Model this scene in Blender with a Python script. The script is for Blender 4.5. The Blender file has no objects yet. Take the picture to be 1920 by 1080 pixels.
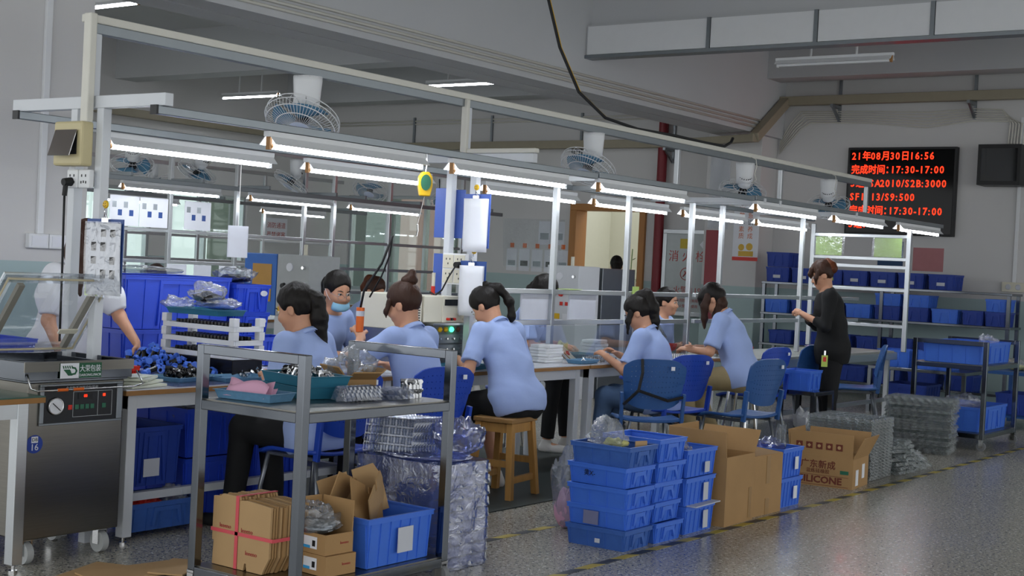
import bpy, bmesh, math, random
import numpy as np
from mathutils import Vector, Matrix, Euler
random.seed(11); RNG = np.random.default_rng(11)
S = bpy.context.scene
COL = S.collection
PI = math.pi
# ------------------------------------------------------------------ camera, world, exposure
def rad(a): return a*PI/180
YAW, PITCH, ROLL, EYE = rad(35.9), rad(-0.97), 0.05, 1.45
fw = Vector((math.cos(PITCH)*math.cos(YAW), math.cos(PITCH)*math.sin(YAW), math.sin(PITCH)))
r0 = Vector((math.sin(YAW), -math.cos(YAW), 0)); u0 = r0.cross(fw)
cr = r0*math.cos(ROLL)+u0*math.sin(ROLL); cu = u0*math.cos(ROLL)-r0*math.sin(ROLL)
cam = bpy.data.cameras.new('camera'); camo = bpy.data.objects.new('camera', cam); COL.objects.link(camo)
camo.matrix_world = Matrix(((cr.x, cu.x, -fw.x, 0), (cr.y, cu.y, -fw.y, 0), (cr.z, cu.z, -fw.z, EYE), (0, 0, 0, 1)))
cam.sensor_width = 36; cam.lens = 36*2590/1920; cam.clip_start = .05; cam.clip_end = 200
S.camera = camo
W = bpy.data.worlds.new('World'); S.world = W; W.use_nodes = True
W.node_tree.nodes['Background'].inputs[0].default_value = (.95, .98, 1.0, 1)
W.node_tree.nodes['Background'].inputs[1].default_value = .74
S.view_settings.view_transform = 'Standard'; S.view_settings.look = 'None'
S.view_settings.gamma = 1; S.view_settings.use_curve_mapping = False
S.view_settings.exposure = 1.28
TUBE_POWER = 13.0
# ------------------------------------------------------------------ materials
MATS = {}
def nd(nt, t, **k):
    n = nt.nodes.new(t)
    for a, b in k.items(): setattr(n, a, b)
    return n
def srgb(h):
    if isinstance(h, str):
        c = [int(h[i:i+2], 16)/255 for i in (0, 2, 4)]
        return tuple(x/12.92 if x <= .04045 else ((x+.055)/1.055)**2.4 for x in c)
    return h
def mat(name, col, rough=.5, metal=0, var=.06, scale=12, bump=0, bscale=40, emit=0, spec=.5, alpha=1, trans=0, coat=0, stretch=None, ior=1.45):
    if name in MATS: return MATS[name]
    m = bpy.data.materials.new(name); m.use_nodes = True; nt = m.node_tree
    b = nt.nodes['Principled BSDF']; c = srgb(col)
    b.inputs['Roughness'].default_value = rough; b.inputs['Metallic'].default_value = metal
    b.inputs['Specular IOR Level'].default_value = spec; b.inputs['Alpha'].default_value = alpha
    b.inputs['Transmission Weight'].default_value = trans; b.inputs['Coat Weight'].default_value = coat
    b.inputs['IOR'].default_value = ior
    tc = nd(nt, 'ShaderNodeTexCoord'); mp = nd(nt, 'ShaderNodeMapping'); nt.links.new(tc.outputs['Object'], mp.inputs[0])
    if stretch: mp.inputs['Scale'].default_value = stretch
    no = nd(nt, 'ShaderNodeTexNoise'); no.inputs['Scale'].default_value = scale; no.inputs['Detail'].default_value = 4
    nt.links.new(mp.outputs[0], no.inputs[0])
    rp = nd(nt, 'ShaderNodeValToRGB'); e = rp.color_ramp.elements
    e[0].position = .12; e[1].position = .88
    e[0].color = tuple(max(0, x*(1-var)) for x in c)+(1,); e[1].color = tuple(min(1, x*(1+var)) for x in c)+(1,)
    nt.links.new(no.outputs[0], rp.inputs[0]); nt.links.new(rp.outputs[0], b.inputs['Base Color'])
    if emit:
        b.inputs['Emission Color'].default_value = c+(1,); b.inputs['Emission Strength'].default_value = emit
    if bump:
        n2 = nd(nt, 'ShaderNodeTexNoise'); n2.inputs['Scale'].default_value = bscale; n2.inputs['Detail'].default_value = 3
        nt.links.new(mp.outputs[0], n2.inputs[0])
        bp = nd(nt, 'ShaderNodeBump'); bp.inputs['Strength'].default_value = bump; bp.inputs['Distance'].default_value = .01
        nt.links.new(n2.outputs[0], bp.inputs['Height']); nt.links.new(bp.outputs[0], b.inputs['Normal'])
    MATS[name] = m
    return m
def clear_mat(name, tint, opac=.35, rough=.08, bump=.0, bscale=30, white=.5):
    """thin clear plastic: mostly see-through with real gloss and a milky share"""
    if name in MATS: return MATS[name]
    m = bpy.data.materials.new(name); m.use_nodes = True; nt = m.node_tree; nt.nodes.clear()
    out = nd(nt, 'ShaderNodeOutputMaterial'); tr = nd(nt, 'ShaderNodeBsdfTransparent'); tr.inputs[0].default_value = srgb(tint)+(1,)
    gl = nd(nt, 'ShaderNodeBsdfGlossy'); gl.inputs['Roughness'].default_value = rough
    df = nd(nt, 'ShaderNodeBsdfDiffuse'); df.inputs[0].default_value = srgb(tint)+(1,)
    fr = nd(nt, 'ShaderNodeLayerWeight'); fr.inputs[0].default_value = .35
    m1 = nd(nt, 'ShaderNodeMixShader'); m2 = nd(nt, 'ShaderNodeMixShader')
    m1.inputs[0].default_value = opac*white
    nt.links.new(tr.outputs[0], m1.inputs[1]); nt.links.new(df.outputs[0], m1.inputs[2])
    mm = nd(nt, 'ShaderNodeMath', operation='MULTIPLY_ADD'); mm.inputs[1].default_value = .55; mm.inputs[2].default_value = opac*.35
    nt.links.new(fr.outputs['Facing'], mm.inputs[0]); nt.links.new(mm.outputs[0], m2.inputs[0])
    nt.links.new(m1.outputs[0], m2.inputs[1]); nt.links.new(gl.outputs[0], m2.inputs[2]); nt.links.new(m2.outputs[0], out.inputs[0])
    if bump:
        tc = nd(nt, 'ShaderNodeTexCoord'); n2 = nd(nt, 'ShaderNodeTexNoise'); n2.inputs['Scale'].default_value = bscale; n2.inputs['Detail'].default_value = 3
        n2.inputs['Distortion'].default_value = 1.5
        nt.links.new(tc.outputs['Object'], n2.inputs[0])
        bp = nd(nt, 'ShaderNodeBump'); bp.inputs['Strength'].default_value = bump; bp.inputs['Distance'].default_value = .03
        nt.links.new(n2.outputs[0], bp.inputs['Height'])
        for q in (gl, df, fr): nt.links.new(bp.outputs[0], q.inputs['Normal'])
    MATS[name] = m
    return m
def emis(name, col, st):
    if name in MATS: return MATS[name]
    m = bpy.data.materials.new(name); m.use_nodes = True; nt = m.node_tree; nt.nodes.clear()
    out = nd(nt, 'ShaderNodeOutputMaterial'); e = nd(nt, 'ShaderNodeEmission'); e.inputs[0].default_value = srgb(col)+(1,); e.inputs[1].default_value = st
    nt.links.new(e.outputs[0], out.inputs[0]); MATS[name] = m
    return m
def wall_mat():
    m = mat('wall_paint', 'd2d1d0', .75, var=.02, scale=1.2, bump=.05, bscale=60); nt = m.node_tree; b = nt.nodes['Principled BSDF']
    g = nd(nt, 'ShaderNodeNewGeometry'); sx = nd(nt, 'ShaderNodeSeparateXYZ'); nt.links.new(g.outputs['Position'], sx.inputs[0])
    lt = nd(nt, 'ShaderNodeMath', operation='LESS_THAN'); lt.inputs[1].default_value = 1.31; nt.links.new(sx.outputs[2], lt.inputs[0])
    mx = nd(nt, 'ShaderNodeMix', data_type='RGBA'); nt.links.new(lt.outputs[0], mx.inputs['Factor'])
    src = b.inputs['Base Color'].links[0].from_socket
    nt.links.new(src, mx.inputs['A']); mx.inputs['B'].default_value = srgb('adc2c2')+(1,)
    nt.links.new(mx.outputs['Result'], b.inputs['Base Color'])
    return m
def floor_mat():
    m = mat('terrazzo', 'a8a498', .3, var=.06, scale=1.3, spec=.55, coat=.08); nt = m.node_tree; b = nt.nodes['Principled BSDF']
    tc = nd(nt, 'ShaderNodeTexCoord'); src = b.inputs['Base Color'].links[0].from_socket
    for sc, hi, col, w in ((60, .585, '3c3e40', 1), (45, .61, 'd6d3c8', 5), (110, .6, '4b4e52', 9)):
        v = nd(nt, 'ShaderNodeTexNoise', noise_dimensions='4D'); v.inputs['Scale'].default_value = sc; v.inputs['W'].default_value = w; v.inputs['Detail'].default_value = 1; nt.links.new(tc.outputs['Object'], v.inputs['Vector'])
        r = nd(nt, 'ShaderNodeValToRGB'); r.color_ramp.elements[0].position = hi; r.color_ramp.elements[1].position = hi+.04
        r.color_ramp.elements[0].color = (0, 0, 0, 1); r.color_ramp.elements[1].color = (1, 1, 1, 1)
        nt.links.new(v.outputs[0], r.inputs[0])
        mx = nd(nt, 'ShaderNodeMix', data_type='RGBA'); nt.links.new(r.outputs[0], mx.inputs['Factor']); nt.links.new(src, mx.inputs['A'])
        mx.inputs['B'].default_value = srgb(col)+(1,); src = mx.outputs['Result']
    nt.links.new(src, b.inputs['Base Color'])
    b.inputs['Roughness'].default_value = .25
    return m
def stripe_mat():
    m = mat('hazard_tape', 'c9b13a', .5); nt = m.node_tree; b = nt.nodes['Principled BSDF']
    tc = nd(nt, 'ShaderNodeTexCoord'); w = nd(nt, 'ShaderNodeTexWave'); w.bands_direction = 'DIAGONAL'; w.inputs['Scale'].default_value = 1.9
    nt.links.new(tc.outputs['Object'], w.inputs[0])
    r = nd(nt, 'ShaderNodeValToRGB'); r.color_ramp.interpolation = 'CONSTANT'
    r.color_ramp.elements[0].color = srgb('b3a043')+(1,); r.color_ramp.elements[1].position = .5; r.color_ramp.elements[1].color = srgb('3a3d40')+(1,)
    nt.links.new(w.outputs[0], r.inputs[0]); nt.links.new(r.outputs[0], b.inputs['Base Color'])
    return m
M = dict(
 wall=wall_mat(), floor=floor_mat(), tape=stripe_mat(),
 ceil=mat('ceiling_paint', 'c9cacb', .85, var=.02, scale=.8),
 beam=mat('beam_paint', 'c4c6c8', .8, var=.03, scale=1.5),
 white=mat('white_paint', 'e2e4e6', .4, var=.02),
 wsteel=mat('white_steel', 'd3d7dc', .35, var=.03, scale=6),
 pvc=mat('pvc_conduit', 'd8d6cc', .45, var=.03),
 trunk=mat('cable_trunk', '9c9480', .5, var=.05),
 alu=mat('aluminium', 'c2c6c9', .32, 1, var=.05, stretch=(1, 30, 30)),
 alud=mat('aluminium_grey', '8e9498', .4, .9, var=.05),
 steel=mat('stainless', '6c7076', .16, 1, var=.08, scale=5, bump=.02, bscale=8),
 brush=mat('brushed_steel', '807d76', .3, 1, var=.10, scale=4, stretch=(1, 1, 40)),
 chrome=mat('chrome', 'd8d8d8', .12, 1, var=.02),
 dark=mat('dark_plastic', '17181a', .45, var=.1),
 rubber=mat('black_rubber', '1b1c1e', .6, var=.1),
 crate=mat('blue_crate', '4274dc', .42, var=.08, scale=9),
 crate2=mat('worn_blue_crate', '3a63b0', .5, var=.16, scale=14),
 crate3=mat('deep_blue_crate', '2a4ccb', .38, var=.06),
 crate4=mat('navy_crate', '24409a', .5, var=.12),
 chair=mat('blue_chair', '1f45ae', .36, var=.05),
 chair2=mat('worn_blue_chair', '2a5590', .45, var=.1),
 tealtray=mat('teal_tray', '2b6f88', .45, var=.1),
 bluetray=mat('slate_blue_tray', '5b87a8', .5, var=.15, scale=60),
 red=mat('red_plastic', 'd32f22', .4, var=.06),
 card=mat('cardboard', 'a98558', .75, var=.10, scale=5, bump=.04, bscale=120),
 card2=mat('cardboard_edge', '8d6a43', .8, var=.2, scale=70),
 cardl=mat('cardboard_light', 'b8966a', .75, var=.08, scale=5),
 paper=mat('paper', 'e6e8ee', .7, var=.02), paperg=mat('grey_paper', 'c6c9d2', .7, var=.04),
 pink=mat('pink_paper', 'd9a6c0', .7, var=.05), green=mat('lime_sheet', 'b4cf70', .5, var=.04),
 folder=mat('blue_folder', '4864b4', .45, var=.03), bluen=mat('navy_board', '2b4e92', .4),
 wood=mat('pine_wood', 'b98a4a', .5, var=.22, scale=7, stretch=(6, 6, .6), bump=.04, bscale=30),
 wood2=mat('pine_seat', '9c7645', .5, var=.25, scale=7, stretch=(.8, 8, 8)),
 door=mat('door_frame_wood', 'b07a45', .5, var=.1, stretch=(4, 4, .4)),
 tabletop=mat('table_top', 'c9ccd2', .25, var=.03), tedge=mat('table_edge', '9a6f3e', .5, var=.15),
 greentop=mat('green_top', '34584c', .3, var=.06),
 yellow=mat('yellow_plastic', 'e5b81e', .4, var=.03), orange=mat('orange_plastic', 'e06a24', .4, var=.04),
 greenp=mat('green_plastic', '2d6b52', .4), beige=mat('beige_enclosure', 'c9bd93', .45, var=.04), cream=mat('cream_case', 'd9d5c3', .45, var=.03),
 smoke=clear_mat('smoked_window', '6b5446', .75, .1, white=.6),
 tubeg=emis('fluorescent', 'f3f8ff', TUBE_POWER),
 ledr=emis('led_red', 'ff2a14', 1.6), ledg=emis('led_green', '35f08a', 2.5), exitg=emis('exit_green', '2fd06a', .9),
 black=mat('black_cloth', '0e0f12', .85, var=.2, scale=20), glass=clear_mat('window_glass', 'dfe9e6', .25, .02, white=.15),
 lid=clear_mat('acrylic_lid', 'f6f8fa', .1, .03, white=.2),
 bag=clear_mat('poly_bag', 'eef2f8', .3, .1, .35, 40, white=.42), film=clear_mat('blue_film', 'b4bfec', .4, .1, .18, 14, white=.42), sleeve=clear_mat('clear_sleeve', 'f6f8fa', .1, .05, .3, 12, white=.1),
 blister=clear_mat('blister', 'dfe5f2', .28, .07, .12, 40, white=.12), blister2=clear_mat('blister_grey', 'dfe4e5', .22, .06, .5, 70, white=.12),
 skin=mat('skin', 'c99577', .5, var=.06, scale=25), lips=mat('lips', 'a8605a', .45), hair=None,
 parts_k=mat('black_fitting', '121316', .25, var=.3), parts_s=mat('nickel_fitting', 'c9cacc', .18, 1), parts_b=mat('blue_fitting', '4a78e0', .4, var=.06),
)
def hair_mat(name, col, col2):
    m = mat(name, col, .5, spec=.3, var=.35, scale=14, stretch=(1, 1, .12), bump=.45, bscale=60); return m
M['hair'] = hair_mat('black_hair', '16120f', 0); M['hairb'] = hair_mat('brown_hair', '3a241a', 0); M['hairr'] = hair_mat('auburn_hair', '5c3018', 0)
# ------------------------------------------------------------------ mesh builder
class MB:
    def __init__(s): s.v = []; s.f = []
    def add(s, v, f):
        o = len(s.v); s.v.extend([tuple(p) for p in v]); s.f.extend([tuple(i+o for i in q) for q in f]); return s
    def box(s, x0, x1, y0, y1, z0, z1):
        return s.add([(x0, y0, z0), (x1, y0, z0), (x1, y1, z0), (x0, y1, z0), (x0, y0, z1), (x1, y0, z1), (x1, y1, z1), (x0, y1, z1)],
                     [(0, 3, 2, 1), (4, 5, 6, 7), (0, 1, 5, 4), (1, 2, 6, 5), (2, 3, 7, 6), (3, 0, 4, 7)])
    def cb(s, c, d): return s.box(c[0]-d[0]/2, c[0]+d[0]/2, c[1]-d[1]/2, c[1]+d[1]/2, c[2]-d[2]/2, c[2]+d[2]/2)
    def obox(s, mtx, d):
        m = MB().cb((0, 0, 0), d); return s.add([mtx @ Vector(p) for p in m.v], m.f)
    def bar(s, a, b, w, h=None, up=(0, 0, 1)):
        a, b = Vector(a), Vector(b); h = h or w; t = (b-a); L = t.length; t.normalize(); u = Vector(up)
        if abs(t.dot(u)) > .98: u = Vector((1, 0, 0))
        l = u.cross(t).normalized(); u = t.cross(l)
        m = Matrix((t, l, u)).transposed().to_4x4(); m.translation = (a+b)/2
        return s.obox(m, (L, w, h))
    def cyl(s, a, b, r, r2=None, n=12, cap=True):
        return s.tube([a, b], [r, r if r2 is None else r2], n, cap=cap)
    def tube(s, pts, r, n=8, closed=False, cap=True):
        pts = [Vector(p) for p in pts]; k = len(pts)
        rr = r if isinstance(r, (list, tuple)) else [r]*k
        up = None; V = []; 
        for i in range(k):
            if closed: t = pts[(i+1) % k]-pts[i-1]
            else: t = pts[min(i+1, k-1)]-pts[max(i-1, 0)]
            if t.length < 1e-9: t = Vector((0, 0, 1))
            t.normalize()
            if up is None: up = Vector((0, 0, 1)) if abs(t.z) < .9 else Vector((1, 0, 0))
            up = up-t*up.dot(t)
            if up.length < 1e-6: up = t.orthogonal()
            up.normalize(); l = t.cross(up)
            V += [pts[i]+(up*math.cos(2*PI*j/n)+l*math.sin(2*PI*j/n))*rr[i] for j in range(n)]
        F = []
        for i in range(k if closed else k-1):
            a, b = i*n, ((i+1) % k)*n
            F += [(a+j, a+(j+1) % n, b+(j+1) % n, b+j) for j in range(n)]
        if cap and not closed: F += [tuple(range(n-1, -1, -1)), tuple((k-1)*n+j for j in range(n))]
        return s.add(V, F)
    def lathe(s, prof, n=20, mtx=None):
        V = []; F = []; mtx = mtx or Matrix()
        for r, z in prof: V += [mtx @ Vector((r*math.cos(2*PI*j/n), r*math.sin(2*PI*j/n), z)) for j in range(n)]
        for i in range(len(prof)-1): F += [(i*n+j, i*n+(j+1) % n, (i+1)*n+(j+1) % n, (i+1)*n+j) for j in range(n)]
        if prof[0][0] > 1e-6: F.append(tuple(range(n-1, -1, -1)))
        if prof[-1][0] > 1e-6: F.append(tuple((len(prof)-1)*n+j for j in range(n)))
        return s.add(V, F)
    def prism(s, poly, a, b, mtx=None):
        """polygon (u,v) extruded in w from a to b; local axes u=x, v=z, w=y unless mtx"""
        n = len(poly); mtx = mtx or Matrix()
        V = [mtx @ Vector((u, a, v)) for u, v in poly]+[mtx @ Vector((u, b, v)) for u, v in poly]
        return s.add(V, [tuple(range(n)), tuple(range(2*n-1, n-1, -1))]+[(i, n+i, n+(i+1) % n, (i+1) % n) for i in range(n)])
    def ell(s, c, r, nu=14, nv=9, mtx=None):
        V = []; F = []; c = Vector(c); mtx = mtx or Matrix()
        for i in range(nv+1):
            th = PI*i/nv
            for j in range(nu):
                ph = 2*PI*j/nu
                V.append(c+mtx @ Vector((r[0]*math.sin(th)*math.cos(ph), r[1]*math.sin(th)*math.sin(ph), r[2]*math.cos(th))))
        for i in range(nv): F += [(i*nu+j, (i+1)*nu+j, (i+1)*nu+(j+1) % nu, i*nu+(j+1) % nu) for j in range(nu)]
        return s.add(V, F)
    def grid(s, fn, nu, nv):
        V = [fn(i/nu, j/nv) for j in range(nv+1) for i in range(nu+1)]
        return s.add(V, [(j*(nu+1)+i, j*(nu+1)+i+1, (j+1)*(nu+1)+i+1, (j+1)*(nu+1)+i) for j in range(nv) for i in range(nu)])
    def tray(s, L, Wd, H, t=.004, tap=.01, z=0, floor=None, lip=0):
        """open-top tray, outer footprint L x Wd at the rim, tapering to the base"""
        fl = t if floor is None else floor
        def ring(l, w, zz): return [(-l/2, -w/2, zz), (l/2, -w/2, zz), (l/2, w/2, zz), (-l/2, w/2, zz)]
        R = [ring(L-2*tap, Wd-2*tap, z), ring(L, Wd, z+H)]
        if lip: R += [ring(L+2*lip, Wd+2*lip, z+H), ring(L+2*lip, Wd+2*lip, z+H+t), ]
        R += [ring(L-2*t, Wd-2*t, z+H+(t if lip else 0)), ring(L-2*tap-2*t, Wd-2*tap-2*t, z+fl)]
        V = [p for q in R for p in q]; F = [(0, 3, 2, 1)]
        for i in range(len(R)-1): F += [(i*4+j, i*4+(j+1) % 4, i*4+4+(j+1) % 4, i*4+4+j) for j in range(4)]
        k = (len(R)-1)*4; F.append((k, k+1, k+2, k+3))
        return s.add(V, F)
    def xf(s, mtx): s.v = [tuple(mtx @ Vector(p)) for p in s.v]; return s
    def merge(s, o, mtx=None):
        return s.add([mtx @ Vector(p) for p in o.v] if mtx else o.v, o.f)
    def mesh(s, name='mesh'):
        m = bpy.data.meshes.new(name); m.from_pydata(s.v, [], s.f); m.update(); return m
def tag(o, label=None, cat=None, group=None, kind=None):
    if label: o['label'] = label
    if cat: o['category'] = cat
    if group: o['group'] = group
    if kind: o['kind'] = kind
    return o
def mk(name, me, m, parent=None, loc=None, rot=None, bev=0, smooth=False, label=None, cat=None, group=None, kind=None, fixn=True):
    if isinstance(me, MB):
        me = me.mesh(name)
        if fixn:
            bm = bmesh.new(); bm.from_mesh(me); bmesh.ops.recalc_face_normals(bm, faces=bm.faces)
            if smooth is True and len(bm.verts) < 60000:
                bmesh.ops.remove_doubles(bm, verts=bm.verts, dist=1e-5)
            bm.to_mesh(me); bm.free()
        if smooth: me.shade_smooth()
        if smooth == 'auto': me.set_sharp_from_angle(angle=rad(40))
    if m is not None and not me.materials: me.materials.append(M[m] if isinstance(m, str) else m)
    o = bpy.data.objects.new(name, me); COL.objects.link(o)
    if parent is not None: o.parent = parent
    if loc is not None: o.location = loc
    if rot is not None: o.rotation_euler = rot
    if bev:
        b = o.modifiers.new('bevel', 'BEVEL'); b.width = bev; b.segments = 2; b.limit_method = 'ANGLE'
    return tag(o, label, cat, group, kind)
def thing(name, label, cat, loc=(0, 0, 0), rz=0, group=None, kind=None, rot=None):
    o = bpy.data.objects.new(name, None); COL.objects.link(o); o.empty_display_size = .1
    o.location = loc; o.rotation_euler = rot or (0, 0, rz)
    return tag(o, label, cat, group, kind)
def kids(o): return [c for c in bpy.data.objects if c.parent == o]
TREE = {}
def tree(root):
    """remember the parts of a finished thing, so that copies need no search"""
    ks = [c for c in bpy.data.objects if c.parent == root]
    TREE[root.name] = [(c, [g for g in bpy.data.objects if g.parent == c]) for c in ks]
    return root
def dup(root, label, loc, rz=0, group=None, rot=None, swap=None):
    r = root.copy(); COL.objects.link(r); r.location = loc; r.rotation_euler = rot or (0, 0, rz); r['label'] = label
    if group: r['group'] = group
    for c, gs in TREE[root.name]:
        k = c.copy(); COL.objects.link(k); k.parent = r
        for g in gs:
            q = g.copy(); COL.objects.link(q); q.parent = k
    return r
def text(name, s, size, m, parent=None, mtx=None, ext=.0006, align='CENTER', label=None, width=1.0, space=1.0, bold=0):
    c = bpy.data.curves.new(name, 'FONT'); c.body = s; c.size = size; c.extrude = ext; c.align_x = align; c.align_y = 'CENTER'
    c.space_character = space; c.resolution_u = 2; c.offset = bold
    o = bpy.data.objects.new(name, c); COL.objects.link(o)
    me = bpy.data.meshes.new_from_object(o)
    bpy.data.objects.remove(o); bpy.data.curves.remove(c)
    if width != 1: me.transform(Matrix.Diagonal((width, 1, 1, 1)))
    if mtx is not None: me.transform(mtx)
    me.materials.clear()
    return mk(name, me, m, parent, label=label)
def face_mtx(origin, right, up):
    """text plane: x runs along right, y along up"""
    r = Vector(right).normalized(); u = Vector(up).normalized(); n = r.cross(u)
    m = Matrix((r, u, n)).transposed().to_4x4(); m.translation = origin
    return m
ORD = ['bottom', 'second', 'third', 'fourth', 'fifth', 'sixth', 'seventh', 'eighth']
# ------------------------------------------------------------------ the setting
def struct(name, mb, m, bev=0, parent=None, **k):
    return mk(name, mb, m, parent, bev=bev, kind=None if parent else 'structure', **k)
mk('floor', MB().box(-4, 22, -9, 20, -.12, 0), 'floor', kind='structure')
XE = 17.5
def wall_x(mb, x0, x1, y0, y1, z1, holes):
    """wall slab lying in a plane of constant X with rectangular openings (ya,yb,za,zb)"""
    ys = sorted({y0, y1, *[h[0] for h in holes], *[h[1] for h in holes]})
    for a, b in zip(ys, ys[1:]):
        hs = sorted([h for h in holes if h[0] < (a+b)/2 < h[1]], key=lambda h: h[2]); z = 0
        for h in hs:
            if h[2] > z: mb.box(x0, x1, a, b, z, h[2])
            z = h[3]
        if z < z1: mb.box(x0, x1, a, b, z, z1)
    return mb
WIN = (13.7, 16.2, .9, 2.5); DOOR = (10.3, 11.62, 0, 2.42)
struct('wall_end', wall_x(MB(), XE, XE+.2, -2, 17.4, 4.6, [WIN, DOOR]), 'wall')
SW = [(12.4, 14.1, .95, 2.35), (14.4, 16.1, .95, 2.35), (9.3, 11.9, .95, 2.35)]
mbw = wall_x(MB(), 0, .2, 2, 17.7, 4.6, SW)
mbw.v = [(y, 17.2+x, z) for x, y, z in mbw.v]
struct('wall_far_side', mbw, 'wall')
struct('ceiling', MB().box(-4, 17.7, -9, 17.4, 4.6, 4.75), 'ceil')
lc = struct('wall_column_left', MB().box(5.05, 6.15, 8.2, 9.0, 0, 4.6), 'wall', bev=.01)
struct('wall_column_end', MB().box(17.02, XE, 8.28, 9.1, 0, 4.6), 'wall', bev=.01)
struct('beam_main', MB().box(-4, XE, 8.2, 8.5, 3.35, 4.6), 'beam')
struct('beam_inner', MB().box(-4, XE, 8.53, 8.86, 3.35, 4.6), 'beam')
for i, (x, y0, y1, z) in enumerate(((12.55, -9, 8.2, 4.06), (4.6, -9, 8.2, 4.06), (16.9, -9, 8.2, 4.1), (9.0, 8.86, 17.2, 4.0), (13.3, 8.86, 17.2, 3.95), (16.9, 8.86, 17.2, 4.0))):
    struct('beam_cross', MB().box(x, x+.4, y0, y1, z, 4.6), 'beam')
# boxed-in band of white panels under the cross beam
tr = mk('trim_1', MB().box(12.47, 12.56, 1.0, 8.2, 3.72, 4.06), 'beam', kind='structure')
mk('bottom_rail', MB().box(12.44, 12.6, 1.0, 8.2, 3.70, 3.735), 'alud', tr)
ys = [8.2, 6.72, 5.56, 4.42, 3.3, 2.15, 1.0]
for a, b in zip(ys, ys[1:]):
    mk('panel', MB().box(12.45, 12.47, b+.025, a-.025, 3.74, 4.04), 'white', tr)
for a in ys[1:-1]: mk('mullion', MB().box(12.44, 12.47, a-.02, a+.02, 3.735, 4.05), 'alud', tr)
# door in the end wall with its wooden frame, room behind
d1 = thing('door_1', None, None, (XE, 0, 0), kind='structure')
for a, b in ((10.3, 10.4), (11.5, 11.62)): mk('frame_post', MB().box(-.05, .25, a, b, 0, 2.32), 'door', d1, bev=.006)
mk('frame_head', MB().box(-.05, .25, 10.3, 11.62, 2.32, 2.42), 'door', d1, bev=.006)
struct('wall_corridor', MB().box(20.2, 20.4, 8.5, 14, 0, 3), mat('corridor_paint', 'd8d6c4', .8, var=.02))
struct('wall_corridor_side', MB().box(17.7, 20.2, 12.6, 12.8, 0, 3), mat('corridor_paint', 'd8d6c4', .8))
# windows
def window(name, plane, horiz, holes_pos, h, npan, m='glass'):
    a, b, z0, z1 = h; w = thing(name, None, None, kind='structure')
    def bx(u0, u1, z0_, z1_, d0, d1):
        return MB().box(plane+d0, plane+d1, u0, u1, z0_, z1_) if horiz else MB().box(u0, u1, plane+d0, plane+d1, z0_, z1_)
    mk('window_sill', bx(a-.05, b+.05, z0-.04, z0, -.05, .22), 'white', w)
    t = .05
    for q in (bx(a, b, z0, z0+t, .04, .14), bx(a, b, z1-t, z1, .04, .14)): mk('window_rail', q, 'alu', w)
    for i in range(npan+1):
        u = a+(b-a)*i/npan; u0_, u1_ = (u, u+t) if i == 0 else ((u-t, u) if i == npan else (u-t/2, u+t/2))
        mk('mullion', bx(u0_, u1_, z0+t, z1-t, .04, .14), 'alu', w)
    for i in range(npan):
        mk('pane', bx(a+(b-a)*i/npan+.026, a+(b-a)*(i+1)/npan-.026, z0+t, z1-t, .085, .091), m, w)
window('window_1', XE, True, None, WIN, 3)
for i, h in enumerate(SW): window(f'window_{i+2}', 17.2, False, None, h, 2)
# pink house outside the end window
b = thing('building', 'pink rendered building seen through the end window', 'building', (24, 15.5, 0))
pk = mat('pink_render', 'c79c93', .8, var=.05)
dk = mat('dark_render', '5d625c', .8, var=.08)  # dark grey-green walls that fill the window view beside the pink one
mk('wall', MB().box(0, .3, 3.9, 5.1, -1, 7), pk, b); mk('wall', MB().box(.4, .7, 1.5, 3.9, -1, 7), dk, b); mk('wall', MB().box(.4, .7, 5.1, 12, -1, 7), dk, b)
for yy in (2.0, 3.0):
    for zz in (.6, 1.5, 2.4):
        w = mk('window', MB().box(.37, .42, yy, yy+.7, zz, zz+.55), pk, b); mk('pane', MB().box(.35, .37, yy+.06, yy+.64, zz+.06, zz+.49), 'dark', w)
mk('ground_outside', MB().box(17.7, 60, -10, 40, -.3, -.1), mat('asphalt', '8a8d8a', .9), kind='structure')
mk('ground_outside_side', MB().box(-4, 17.7, 20, 60, -.3, -.1), mat('asphalt', '8a8d8a', .9), kind='structure')
# conduits and wiring on walls
t = thing('cable_trunking', 'upper beige cable trunking along the end wall above the LED board', 'trunking')
mk('trunk_run', MB().box(XE-.2, XE-.08, 2.0, 8.25, 3.79, 3.91), 'trunk', t, bev=.006)
t_up = t; t_sl = thing('cable_trunking', 'slanted beige cable trunking on the end column', 'trunking'); t_lo = thing('cable_trunking', 'lower beige cable trunking along the end wall above door and window', 'trunking'); t_sd = thing('cable_trunking', 'beige cable trunking along the far side wall', 'trunking')
t = t_sl
mk('slanted_run', MB().bar((XE-.15, 8.12, 3.85), (16.45, 8.12, 3.27), .12, .12, (0, 1, 0)), 'trunk', t, bev=.006)
mk('trunk_run', MB().box(XE-.2, XE-.08, 9.12, 17.0, 3.24, 3.36), 'trunk', t_lo, bev=.006)
mk('corner_run', MB().bar((16.45, 8.1, 3.26), (16.8, 9.12, 3.26), .12, .1), 'trunk', t, bev=.006); mk('corner_run', MB().box(16.74, 17.3, 9.12, 9.24, 3.21, 3.31), 'trunk', t, bev=.006)
mk('trunk_run', MB().box(8, 17.2, 17.04, 17.16, 3.4, 3.52), 'trunk', t_sd, bev=.006)
for yy, zz in [(y, 3.79) for y in (7.4, 5.6, 3.9)]+[(y, 3.24) for y in (9.9, 11.5, 13.2, 14.8)]:
    q = MB().box(XE-.3, XE-.02, yy-.02, yy+.02, zz-.05, zz-.01)
    q.bar((XE-.28, yy, zz-.03), (XE-.03, yy, zz-.2), .03).bar((XE-.02, yy, zz-.22), (XE-.02, yy, zz+.55), .035)
    mk('bracket', q, 'alud', t_up if zz > 3.5 else t_lo)
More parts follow.
